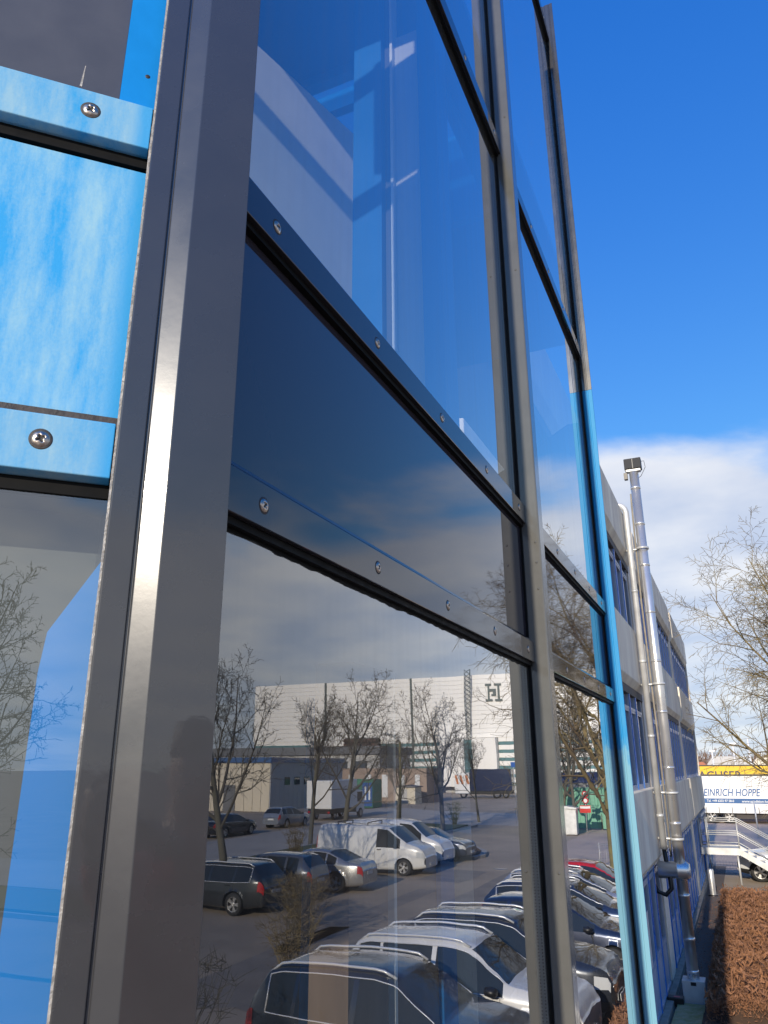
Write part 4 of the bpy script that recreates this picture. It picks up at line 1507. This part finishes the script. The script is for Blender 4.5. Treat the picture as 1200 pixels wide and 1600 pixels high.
def trailer(name, label, y, x0, x1, ztop, side_m, zlow=.78):
    t = thing(name, label, 'trailer', (0, y, 0))
    MB().box(x0, x1, 0, 2.5, 1.25, ztop).obj('curtain_side', side_m, t, .02)
    MB().box(x0 - .02, x1 + .02, -.03, 2.53, ztop, ztop + .10).obj('roof_rim', M['black'], t)
    sk = MB().box(x0, x1, -.01, .05, zlow + .0, 1.249)
    sk.obj('side_board', M['white_paint'], t)
    n = int((x1 - x0) / .95)
    lk = MB().box(0, .05, -.03, -.012, zlow - .02, 1.22).mesh('lashing_strap', M['soffit'])
    for i in range(n + 1):
        part(lk, 'lashing_strap', t, (x0 + .06 + i * (x1 - x0 - .17) / n, 0, 0))
    MB().box(x0 + .3, x1 - .2, .4, 2.1, .62, 1.2).obj('chassis', M['black'], t)
    MB().box(x0 + 4.2, x1 - 2.6, .3, .5, .35, .80).obj('pallet_box', M['gasket_dirty'], t)
    for i in range(3):
        for yy in (.25, 2.25):
            w = part(wheel_meshes(.50, .3)[0], 'wheel', t, (x0 + 2.0 + i * 1.31, yy, .50), pi)
            part(wheel_meshes(.50, .3)[1], 'rim', w)
    MB().box(x1 - 3.0, x1 - 2.85, .3, .45, .0, 1.2).obj('landing_leg', M['galv'], t)
    # tractor unit
    MB().prism([(x1 + .3, .5), (x1 + 2.4, .5), (x1 + 2.45, 1.6), (x1 + 2.2, 3.2), (x1 + 1.0, 3.6), (x1 + .3, 3.6)], 0, 2.5, lambda p, q, s: (p, s, q)).obj('cab', side_m, t, .06)
    for xx in (x1 - .9, x1 + 1.7):
        for yy in (.25, 2.25):
            part(wheel_meshes(.50, .3)[0], 'wheel', t, (xx, yy, .50), pi)
    return t


def text(body, size, parent, loc, m, shear=0.0, width=None, rot=(pi / 2, 0, 0), spacing=1.0):
    c = bpy.data.curves.new('lettering', 'FONT')
    c.body = body
    c.size = size
    c.shear = shear
    c.extrude = .004
    c.resolution_u = 3
    c.offset = size * .012
    c.space_character = spacing
    c.materials.append(m)
    o = bpy.data.objects.new('lettering', c)
    COL.objects.link(o)
    o.parent = parent
    o.location = loc
    o.rotation_euler = rot
    bpy.context.view_layer.update()
    if width:
        w = o.dimensions.x
    me = bpy.data.meshes.new_from_object(o.evaluated_get(bpy.context.evaluated_depsgraph_get()))
    me.name = 'lettering'
    if width and w > 1e-4:
        me.transform(Matrix.Diagonal((width / w, 1, 1, 1)))
    bpy.data.objects.remove(o)
    o = bpy.data.objects.new('lettering', me)
    COL.objects.link(o)
    o.parent = parent
    o.location = loc
    o.rotation_euler = rot
    return o


M['tarp_white'] = mat('white tarpaulin', (0.80, 0.78, 0.73), 0.5, var=0.04, vscale=2)
M['tarp_yellow'] = mat('yellow tarpaulin', (0.80, 0.50, 0.01), 0.5, var=0.05, vscale=2)
M['ink_blue'] = mat('blue lettering ink', (0.02, 0.10, 0.26), 0.5)
M['ink_dark'] = mat('dark lettering ink', (0.03, 0.03, 0.06), 0.5)
tw_ = trailer('curtain_trailer', 'white curtain side trailer with EINRICH HOPPE in blue italic capitals', 70.0, -6.0, 7.6, 3.56, M['tarp_white'])
text('HEINRICH HOPPE', .78, tw_, (-3.55, -.012, 2.05), M['ink_blue'], .28, 4.62)
MB().box(-6.0, 7.6, -.008, -.002, 1.50, 1.86).obj('stripe', M['ink_blue'], tw_)
text('Tel. +49 6202 97 58-0', .25, tw_, (-2.92, -.014, 1.60), M['tarp_white'], .1, 2.0)
text('www.spedition-hoppe.de', .25, tw_, (-.35, -.014, 1.58), M['tarp_white'], .1, 2.6)
ty_ = trailer('curtain_trailer', 'yellow trailer with dark capitals parked behind the white curtain side trailer', 75.5, -6.5, 7.1, 4.30, M['tarp_yellow'])
text('DACHSER', 1.02, ty_, (-4.25, -.012, 3.18), M['ink_dark'], 0, 4.15)

# lorry in the mirror
lr = thing('lorry', 'dark blue lorry with an orange and white striped front mirrored under the warehouse', 'truck', (31.0, 113.0, 0))
MB().box(-1.6, 4.6, 0, 2.5, 1.0, 4.0).obj('cargo_box', paint('lorry navy', (.02, .03, .07), 0), lr, .03)
MB().prism([(4.7, .6), (6.9, .6), (7.0, 2.0), (6.6, 3.3), (4.7, 3.5)], 0, 2.5, lambda p, q, s: (p, s, q)).obj('cab', M['white_paint'], lr, .05)
for k in range(3):
    MB().prism([(4.72 + k * .75, 1.9), (5.05 + k * .75, 1.9), (5.35 + k * .75, 3.1), (5.02 + k * .75, 3.1)], -.01, -.002, lambda p, q, s: (p, s, q)).obj('stripe', M['lift'], lr)
MB().box(-1.4, 6.6, .1, 2.4, .55, .99).obj('chassis', M['black'], lr)
for xx in (-.6, .6, 5.6):
    part(wheel_meshes(.50, .3)[0], 'wheel', lr, (xx, .2, .5), pi)

# containers, shed, utility box, signs
M['green'] = mat('green container paint', (0.05, 0.20, 0.12), 0.5, var=0.12, vscale=2)
M['mint'] = mat('mint green hoarding', (0.16, 0.38, 0.26), 0.6, var=0.12, vscale=1.5)
M['cream'] = mat('cream cladding', (0.70, 0.62, 0.48), 0.6, var=0.06)
M['roofgrey'] = mat('grey flat roof edge', (0.16, 0.165, 0.175), 0.7)
M['wall_grey'] = mat('grey cladding', (0.50, 0.49, 0.47), 0.7, var=0.08)


def corrugated(x0, x1, z0, z1, y, depth=.04, pitch=.28):
    mb = MB()
    x = x0
    k = 0
    vs = []
    while x < x1 + 1e-6:
        for dx, dy in ((0, 0), (.35, 0), (.5, -depth), (.85, -depth)):
            xx = min(x1, x + dx * pitch)
            vs.append((xx, y + dy, z0))
            vs.append((xx, y + dy, z1))
        x += pitch
    fs = [(2 * i, 2 * i + 2, 2 * i + 3, 2 * i + 1) for i in range(len(vs) // 2 - 1)]
    return mb.add(vs, fs)


cg = thing('shipping_container', 'green container with a blue door mirrored behind the vans', 'container', (38.0, 82.0, 0))
corrugated(-1.0, 3.6, .15, 3.0, 0).obj('front_wall', M['green'], cg)
MB().box(-1.0, 3.6, .01, 2.4, .1, 3.05).obj('container_body', M['green'], cg)
MB().box(-.95, .25, -.09, -.05, .25, 2.7).obj('door', paint('door blue', (.03, .10, .30), 0), cg)
for q in (-.62, -.15):
    MB().box(q - .09, q + .09, -.10, -.091, .9, 2.3).obj('notice_sheet', M['white_plastic'], cg)
sh = thing('garden_shed', 'small cream shed mirrored beyond the road', 'shed', (37.2, 92.0, 0))
MB().box(-1.4, 1.4, 0, 2.4, 0, 1.95).obj('walls', M['cream'], sh)
MB().prism([(-1.6, 1.95), (1.6, 1.95), (1.6, 2.05), (0, 2.22), (-1.6, 2.05)], -.2, 2.6, lambda p, q, s: (p, s, q)).obj('roof', M['roofgrey'], sh)
MB().box(-.2, .8, -.03, -.005, .1, 1.75).obj('door', M['wall_grey'], sh)
hd = thing('hoarding', 'mint green corrugated hoarding mirrored in the narrow pane', 'hoarding', (11.0, 60.0, 0))
corrugated(-5, 3.4, .1, 2.9, 0, .05, .4).obj('sheet_wall', M['mint'], hd)
for i in range(5):
    MB().box(-4.9 + i * 2.0, -4.8 + i * 2.0, .02, .12, 0, 3.0).obj('post', M['wall_grey'], hd)
hb = thing('far_building', 'low dark blue roofed hall mirrored above the mint green hoarding', 'building', (11, 66, 0))
MB().box(-6, 4, 0, 8, 0, 3.1).obj('walls', M['wall_grey'], hb)
MB().box(-6.1, 4.1, -.12, 8.1, 3.1, 3.9).obj('roof_edge', paint('roof blue', (.03, .07, .22), 0), hb)
ub = thing('utility_box', 'pale grey utility box standing before the mint green hoarding', 'utility box', (10.05, 55.6, 0))
MB().box(-.62, .62, -.5, .5, .05, 1.65).obj('cabinet', M['galv'], ub, .02)
MB().prism([(-.72, 1.65), (.72, 1.65), (.72, 1.72), (0, 1.82), (-.72, 1.72)], -.6, .6, lambda p, q, s: (p, s, q)).obj('roof', M['galv'], ub)
for q in (-.31, .31):
    MB().box(q - .28, q + .28, -.52, -.501, .15, 1.55).obj('door', M['galv'], ub, .006)
sg = thing('traffic_sign', 'post with two round red rimmed signs and a red plate in the narrow pane', 'sign', (8.95, 56.4, 0))
MB().tube([(0, 0, 0), (0, 0, 2.75)], .035, 8).obj('post', M['galv'], sg)
for z in (2.55, 2.12):
    MB().lathe([(-.05, .21), (-.06, .21), (-.06, 0)], (0, 0, z), (0, 1, 0), 24).obj('sign_plate', paint('sign red', (.60, .05, .04), 0), sg)
    MB().lathe([(-.064, .13), (-.064, 0)], (0, 0, z), (0, 1, 0), 24).obj('sign_face', M['white_plastic'], sg)
MB().box(-.36, .36, -.06, -.045, 1.35, 1.82).obj('sign_plate', paint('sign red', (.60, .05, .04), 0), sg)
MB().box(-.30, .30, -.066, -.061, 1.62, 1.76).obj('sign_face', M['white_plastic'], sg)

# warehouse
wh = thing('warehouse', 'huge white ribbed warehouse with a dark emblem mirrored behind the trees', 'building', (50, 135, 0))
M['sheet'] = mat('white sheet cladding', (0.86, 0.83, 0.77), 0.55, var=0.03, vscale=.3)
M['teal'] = mat('teal window strip', (0.10, 0.21, 0.22), 0.3)
M['emblem'] = mat('dark green grey emblem', (0.10, 0.125, 0.12), 0.6)
HT = 20.2
MB().box(-42, 38.4, .35, 60, 0, HT).obj('core', M['wall_grey'], wh)
nb_ = 14
for k in range(nb_):
    z0, z1 = 9.2 + (HT - 9.2) * k / nb_, 9.2 + (HT - 9.2) * (k + 1) / nb_
    for a, b_ in ((-42, -18), (-17.9, 3.4), (3.6, 21.8), (22.0, 38.4)):
        MB().box(a, b_, 0, .34, z0 + .014, z1 - .014).obj('cladding_sheet', M['sheet'], wh)
for a, b_ in ((3.42, 3.58), (21.82, 21.98), (-17.88, -18 + .0)):
    MB().box(min(a, b_) - .15, max(a, b_) + .15, -.12, .2, 0, HT).obj('downpipe', M['emblem'], wh)
# climbing ladder in a lattice cage
ld = MB()
for dx in (-.45, .45):
    ld.tube([(-7.6 + dx, -.5, 0), (-7.6 + dx, -.5, HT + 1)], .07, 4)
for k in range(26):
    ld.tube([(-8.05, -.5, .4 + k * .8), (-7.15, -.5, 1.2 + k * .8)], .06, 4)
    ld.tube([(-8.05, -.5, 1.2 + k * .8), (-7.15, -.5, .4 + k * .8)], .06, 4)
ld.obj('ladder_tower', M['emblem'], wh)
for (a, b_) in ((-42, -12.5), (-2.2, 10), (25, 38)):
    for k in range(6):
        z = 1.2 + k * 1.35
        MB().box(a, b_, .10, .34, z + .55, z + 1.32).obj('cladding_sheet', M['sheet'], wh)
        MB().box(a, b_, .16, .33, z, z + .54).obj('window_strip', M['teal'], wh)
MB().box(-12.4, -2.3, -1.4, .34, 1.0, 9.1).obj('stair_block', M['sheet'], wh)
MB().box(-8.4, -6.9, -1.44, -1.41, 1.5, 8.9).obj('window_strip', M['teal'], wh)
M['louvre'] = mat('red brown louvres', (0.09, 0.045, 0.035), 0.6)
for k in range(9):
    MB().box(10.1, 17.2, -1.2, .34, 2.0 + k * .85, 2.6 + k * .85).obj('louvre', M['louvre'], wh)
MB().box(10.1, 17.2, -.6, .33, 1.2, 9.6).obj('louvre_frame', M['roofgrey'], wh)
MB().box(17.3, 21.6, -.8, .34, 1.2, 9.1).obj('stair_block', M['sheet'], wh)
# emblem: two capital I shapes joined by a hooked bar (mirrored here because the photo shows it in the glass)
em = thing('wall_emblem', 'dark H shaped emblem on the white warehouse wall', 'emblem', (-12.3 + 50, 135, 0))
E0 = 16.0
EW = 3.3


def ebox(u0, u1, v0, v1):
    # u runs left to right as seen in the mirror, v bottom to top, both 0..1
    return MB().box((0.5 - u1) * EW, (0.5 - u0) * EW, -.22, -.02, E0 + v0 * 3.1 - .6, E0 + v1 * 3.1 - .6)


for rr_e in ((0, .43, .88, 1), (0.0, .46, 0, .12), (.17, .30, .12, .88), (.56, .97, .88, 1), (.57, 1, 0, .12), (.72, .85, .12, .88), (.30, .62, .56, .70), (.50, .62, .30, .56), (.43, .50, .30, .40)):
    ebox(*rr_e).obj('emblem_bar', M['emblem'], em)

# cream hall on the far left of the mirror, its shaded side coloured grey
ch = thing('far_building', 'low cream hall with its shaded side coloured grey and a blue roof edge mirrored at the far left', 'building', (44.4, 72.0, 0))
MB().box(0, 12, 0, 17, 0, 4.9).obj('core', M['wall_grey'], ch)
n = 12
for k in range(n):
    MB().box(k * 1.0, k * 1.0 + .96, -.08, -.002, 0, 4.9).obj('wall_panel', M['cream'], ch)
for k in range(17):
    MB().box(-.08, -.002, k * 1.0, k * 1.0 + .96, 0, 4.9).obj('wall_panel', M['wall_grey'], ch)  # shade of this side put into the panel colour
MB().box(-.25, 12.2, -.3, 17.2, 4.9, 5.45).obj('roof_edge', paint('roof blue2', (.05, .12, .28), 0), ch)
for k in range(3):
    MB().box(-.12, -.09, 3 + k * 2.2, 4.2 + k * 2.2, 2.6, 3.4).obj('window', M['win_glass'], ch)
MB().box(4, 5.4, -.12, -.09, 0, 2.6).obj('door', M['roofgrey'], ch)
fb = thing('far_building', 'low flat roofed dark banded building mirrored between the cream hall and the warehouse', 'building', (70, 108, 0))
MB().box(-22, 20, 0, 12, 0, 6.2).obj('walls', M['wall_grey'], fb)
MB().box(-22.3, 20.3, -.4, 12.3, 6.2, 7.4).obj('roof_edge', M['roofgrey'], fb)
for k in range(12):
    MB().box(-20 + k * 3.2, -18 + k * 3.2, -.1, -.02, 3.2, 5.2).obj('window', M['win_glass'], fb)
bo = thing('far_building', 'small tan rendered front mirrored behind the green container', 'building', (43, 97, 0))
MB().box(-7, 9, 0, 6, 0, 4.2).obj('walls', mat('tan render wall', (.36, .27, .21), .8, var=.15, vscale=8), bo)
for k in range(6):
    MB().box(-6 + k * 2.4, -5.2 + k * 2.4, -.08, -.02, .6, 3.4).obj('window', M['white_plastic'], bo)

# lamp column and posts by the road
lp = thing('street_lamp', 'brown lamp column mirrored between the vans and the brown louvres', 'street lamp', (22.3, 55.2, 0))
MB().tube([(0, 0, 0), (0, 0, 6.2)], .085, 8).obj('column', M['bark'], lp)
MB().tube([(0, 0, 6.2), (.2, 0, 6.6), (1.1, 0, 6.8)], .05, 8).obj('arm', M['galv'], lp)
MB().box(.9, 1.5, -.12, .12, 6.74, 6.88).obj('lamp_head', M['galv'], lp, .03)
bs = thing('traffic_sign', 'blue square sign on a grey post mirrored at the right edge of the big pane', 'sign', (17.9, 72.0, 0))
MB().tube([(0, 0, 0), (0, 0, 4.75)], .05, 8).obj('post', M['galv'], bs)
MB().box(-.32, .32, -.06, -.04, 4.3, 4.75).obj('sign_plate', paint('sign blue', (.03, .12, .40), 0), bs)

# ------------------------------------------------------------------ far background seen past the office wing
M['far_wood'] = mat('far bare wood', (0.15, 0.085, 0.06), 0.95, col2=(0.22, 0.14, 0.09), vscale=.06)
M['far_tile'] = mat('far tiled roof', (0.42, 0.16, 0.09), 0.8)


def far_wood(name, x0, x1, y, h, n, seed):
    rr = random.Random(seed)
    vs, fs = [], []
    for i in range(n):
        x = rr.uniform(x0, x1)
        yy = y + rr.uniform(-6, 6)
        hh = h * (.65 + .35 * mnoise.noise(Vector((x * .11, yy * .05, seed)))) * rr.uniform(.55, 1.05)
        z = hh * rr.random() ** .55
        s = rr.uniform(.25, .9)
        a = rr.uniform(0, 6.3)
        t = rr.uniform(-.5, .5)
        o = len(vs)
        vs += [(x - s * .12 * cos(a), yy - s * .12 * sin(a), z), (x + s * .12 * cos(a), yy + s * .12 * sin(a), z), (x + t * s, yy + t * s * .4, z + s * 1.3)]
        fs.append((o, o + 1, o + 2))
    me = bpy.data.meshes.new(name)
    me.from_pydata(vs, [], fs)
    me.materials.append(M['far_wood'])
    o = bpy.data.objects.new(name, me)
    COL.objects.link(o)
    tag(o, kind='stuff')
    return o


far_wood('far_wood', -40, 70, 150, 9.0, 26000, 1)
far_wood('far_wood', -60, 90, 205, 11.0, 26000, 2)
for i, (x, y, w, h, m_, lb) in enumerate(((-7.5, 120, 7, 4.4, 'far_tile', 'far low house with an orange roof above the yellow trailer'), (-1.5, 128, 6, 5.2, 'wall_grey', 'far pale shed beyond the yellow trailer'), (5.5, 132, 8, 5.0, 'cream', 'far cream house right of the pale shed'))):
    fh = thing('far_house', lb, 'house', (x, y, 0))
    MB().box(-w / 2, w / 2, 0, 6, 0, h - .9).obj('walls', M['cream'], fh)
    MB().prism([(-w / 2 - .3, h - .9), (w / 2 + .3, h - .9), (w / 2 - .8, h + .4), (-w / 2 + .8, h + .4)], -.3, 6.3, lambda p, q, s: (p, s, q)).obj('roof', M['far_tile'] if i == 0 else M[m_], fh)
    for k in range(3):
        MB().box(-w / 2 + .8 + k * w / 3, -w / 2 + 1.7 + k * w / 3, -.05, -.01, 1.6, 2.7).obj('window', M['win_glass'], fh)
for i, (x, y, hh, lb) in enumerate(((-.6, 100, 6.6, 'pale lamp post beyond the yellow trailer'), (1.0, 96, 7.2, 'thin mast right of the pale lamp post'), (-3.2, 110, 6.0, 'farthest lamp post left behind the yellow trailer'))):
    l_ = thing('street_lamp', lb, 'street lamp', (x, y, 0))
    MB().tube([(0, 0, 0), (0, 0, hh)], .10, 6).obj('column', M['white_paint'], l_)
    if i != 1:
        MB().box(-.35, .35, -.15, .15, hh, hh + .22).obj('lamp_head', M['white_paint'], l_, .02)
kx = thing('lane_post', 'thin grey post on the yard before the white trailer', 'post', (.42, 58.0, 0))
MB().tube([(0, 0, 0), (0, 0, 2.2)], .045, 6).obj('shaft', M['galv'], kx)

# ------------------------------------------------------------------ photographer on a lift platform behind the camera
LZ = 2.72
lf = thing('work_platform', 'orange scissor work platform with rails standing behind the camera', 'work platform', (.87, .22, 0))
MB().box(-.42, .42, -.55, .75, LZ - .10, LZ).obj('deck', M['lift'], lf, .01)
rl_ = MB()
for z in (LZ + .55, LZ + 1.05):
    rl_.tube([(-.40, -.53, z), (.40, -.53, z), (.40, .73, z), (-.40, .73, z), (-.40, -.53, z)], .02, 6)
rl_.obj('guard_rail', M['galv'], lf)
for x, y in ((-.4, -.53), (.4, -.53), (.4, .73), (-.4, .73)):
    MB().tube([(x, y, LZ), (x, y, LZ + 1.05)], .02, 6).obj('rail_post', M['galv'], lf)
for x in (-.3, .3):
    for k in range(2):
        z0, z1 = .5 + k * 1.06, .5 + (k + 1) * 1.06
        MB().tube([(x, -.45, z0), (x, .6, z1)], .035, 6).obj('scissor_arm', M['galv'], lf)
        MB().tube([(x, .6, z0), (x, -.45, z1)], .035, 6).obj('scissor_arm', M['galv'], lf)
MB().box(-.42, .42, -.55, .75, .16, .50).obj('chassis', M['lift'], lf, .03)
for x in (-.38, .38):
    for y in (-.4, .5):
        part(wheel_meshes(.16, .10)[0], 'wheel', lf, (x, y, .16), pi / 2)


def skin_mesh(name, joints, edges, m, parent, root=0, sub=2):
    me = bpy.data.meshes.new(name)
    me.from_pydata([j[:3] for j in joints], edges, [])
    o = bpy.data.objects.new(name, me)
    COL.objects.link(o)
    sk = o.modifiers.new('skin', 'SKIN')
    for i, j in enumerate(joints):
        v = me.skin_vertices[0].data[i]
        r = j[3]
        v.radius = r if hasattr(r, '__len__') else (r, r)
        v.use_root = i == root
    sk.use_smooth_shade = True
    sb_ = o.modifiers.new('sub', 'SUBSURF')
    sb_.levels = sb_.render_levels = sub
    me.materials.append(m)
    if parent:
        o.parent = parent
    return o


per = thing('person', 'person in a red jacket standing on the platform and holding up both arms', 'person', (.66, -.10, LZ))
B = [(0, 0, .92, (.16, .11)), (0, .0, 1.10, (.145, .10)), (0, .02, 1.32, (.17, .11)), (0, .03, 1.45, (.10, .08)), (0, .05, 1.53, (.055, .055)), (0, .07, 1.66, (.082, .10)), (0, .07, 1.75, (.07, .085)),
     (-.19, .03, 1.42, .06), (-.40, .06, 1.32, .045), (-.57, .07, 1.54, .032), (-.595, .07, 1.60, .036),
     (.19, .03, 1.42, .06), (.10, .27, 1.32, .045), (-.30, .17, 1.52, .032), (-.40, .10, 1.57, .036),
     (-.10, 0, .84, .095), (-.11, .02, .48, .06), (-.11, -.02, .09, .04), (-.11, .14, .04, .035),
     (.10, 0, .84, .095), (.11, .02, .48, .06), (.11, -.02, .09, .04), (.11, .14, .04, .035)]
ED = [(0, 1), (1, 2), (2, 3), (3, 4), (4, 5), (5, 6), (3, 7), (7, 8), (8, 9), (9, 10), (3, 11), (11, 12), (12, 13), (13, 14), (0, 15), (15, 16), (16, 17), (17, 18), (0, 19), (19, 20), (20, 21), (21, 22)]
hands = list(B)
he = list(ED)
for wi, dirx in ((10, 1), (14, -1)):
    hx, hy, hz, _ = B[wi]
    for k in range(5):
        i0 = len(hands)
        if k < 4:
            a = (hx + (k - 1.5) * .004, hy + .02, hz + .03 - k * .018, .0095)
            b_ = (hx + dirx * .03, hy + .05, hz + .032 - k * .018, .0085)
            c = (hx + dirx * .06, hy + .04 - .003 * k, hz + .03 - k * .018, .0075)
        else:
            a = (hx + dirx * .01, hy - .01, hz + .035, .011)
            b_ = (hx + dirx * .035, hy - .005, hz + .055, .009)
            c = (hx + dirx * .055, hy + .01, hz + .06, .008)
        hands += [a, b_, c]
        he += [(wi, i0), (i0, i0 + 1), (i0 + 1, i0 + 2)]
body_ = skin_mesh('body', hands, he, M['skin'], per)
J = [(0, 0, .86, (.185, .135)), (0, 0, 1.10, (.18, .13)), (0, .02, 1.33, (.20, .135)), (0, .03, 1.45, (.11, .09)), (-.20, .03, 1.42, .082), (-.40, .06, 1.32, .066), (-.555, .07, 1.52, .05), (.20, .03, 1.42, .082), (.10, .27, 1.32, .066), (-.28, .178, 1.51, .05)]
skin_mesh('jacket', J, [(0, 1), (1, 2), (2, 3), (2, 4), (4, 5), (5, 6), (2, 7), (7, 8), (8, 9)], M['jacket'], per)
T_ = [(0, 0, .90, (.17, .12)), (-.10, 0, .82, .108), (-.11, .02, .48, .078), (-.11, -.02, .10, .06), (.10, 0, .82, .108), (.11, .02, .48, .078), (.11, -.02, .10, .06)]
skin_mesh('trousers', T_, [(0, 1), (1, 2), (2, 3), (0, 4), (4, 5), (5, 6)], M['trousers'], per)
skin_mesh('hair', [(0, .02, 1.66, .06), (0, .05, 1.76, (.085, .095)), (0, .11, 1.775, (.07, .05))], [(0, 1), (1, 2)], M['hair'], per)
nose = MB().lathe([(-.02, .016), (0, .012), (.014, .004)], (0, .17, 1.655), (0, 1, -.2), 8)
nose.obj('nose', M['skin'], per)
for sx_ in (-.032, .032):
    MB().lathe([(-.004, .011), (.003, .008), (.005, 0)], (sx_, .158, 1.685), (0, 1, 0), 10).obj('eye', M['black'], per)
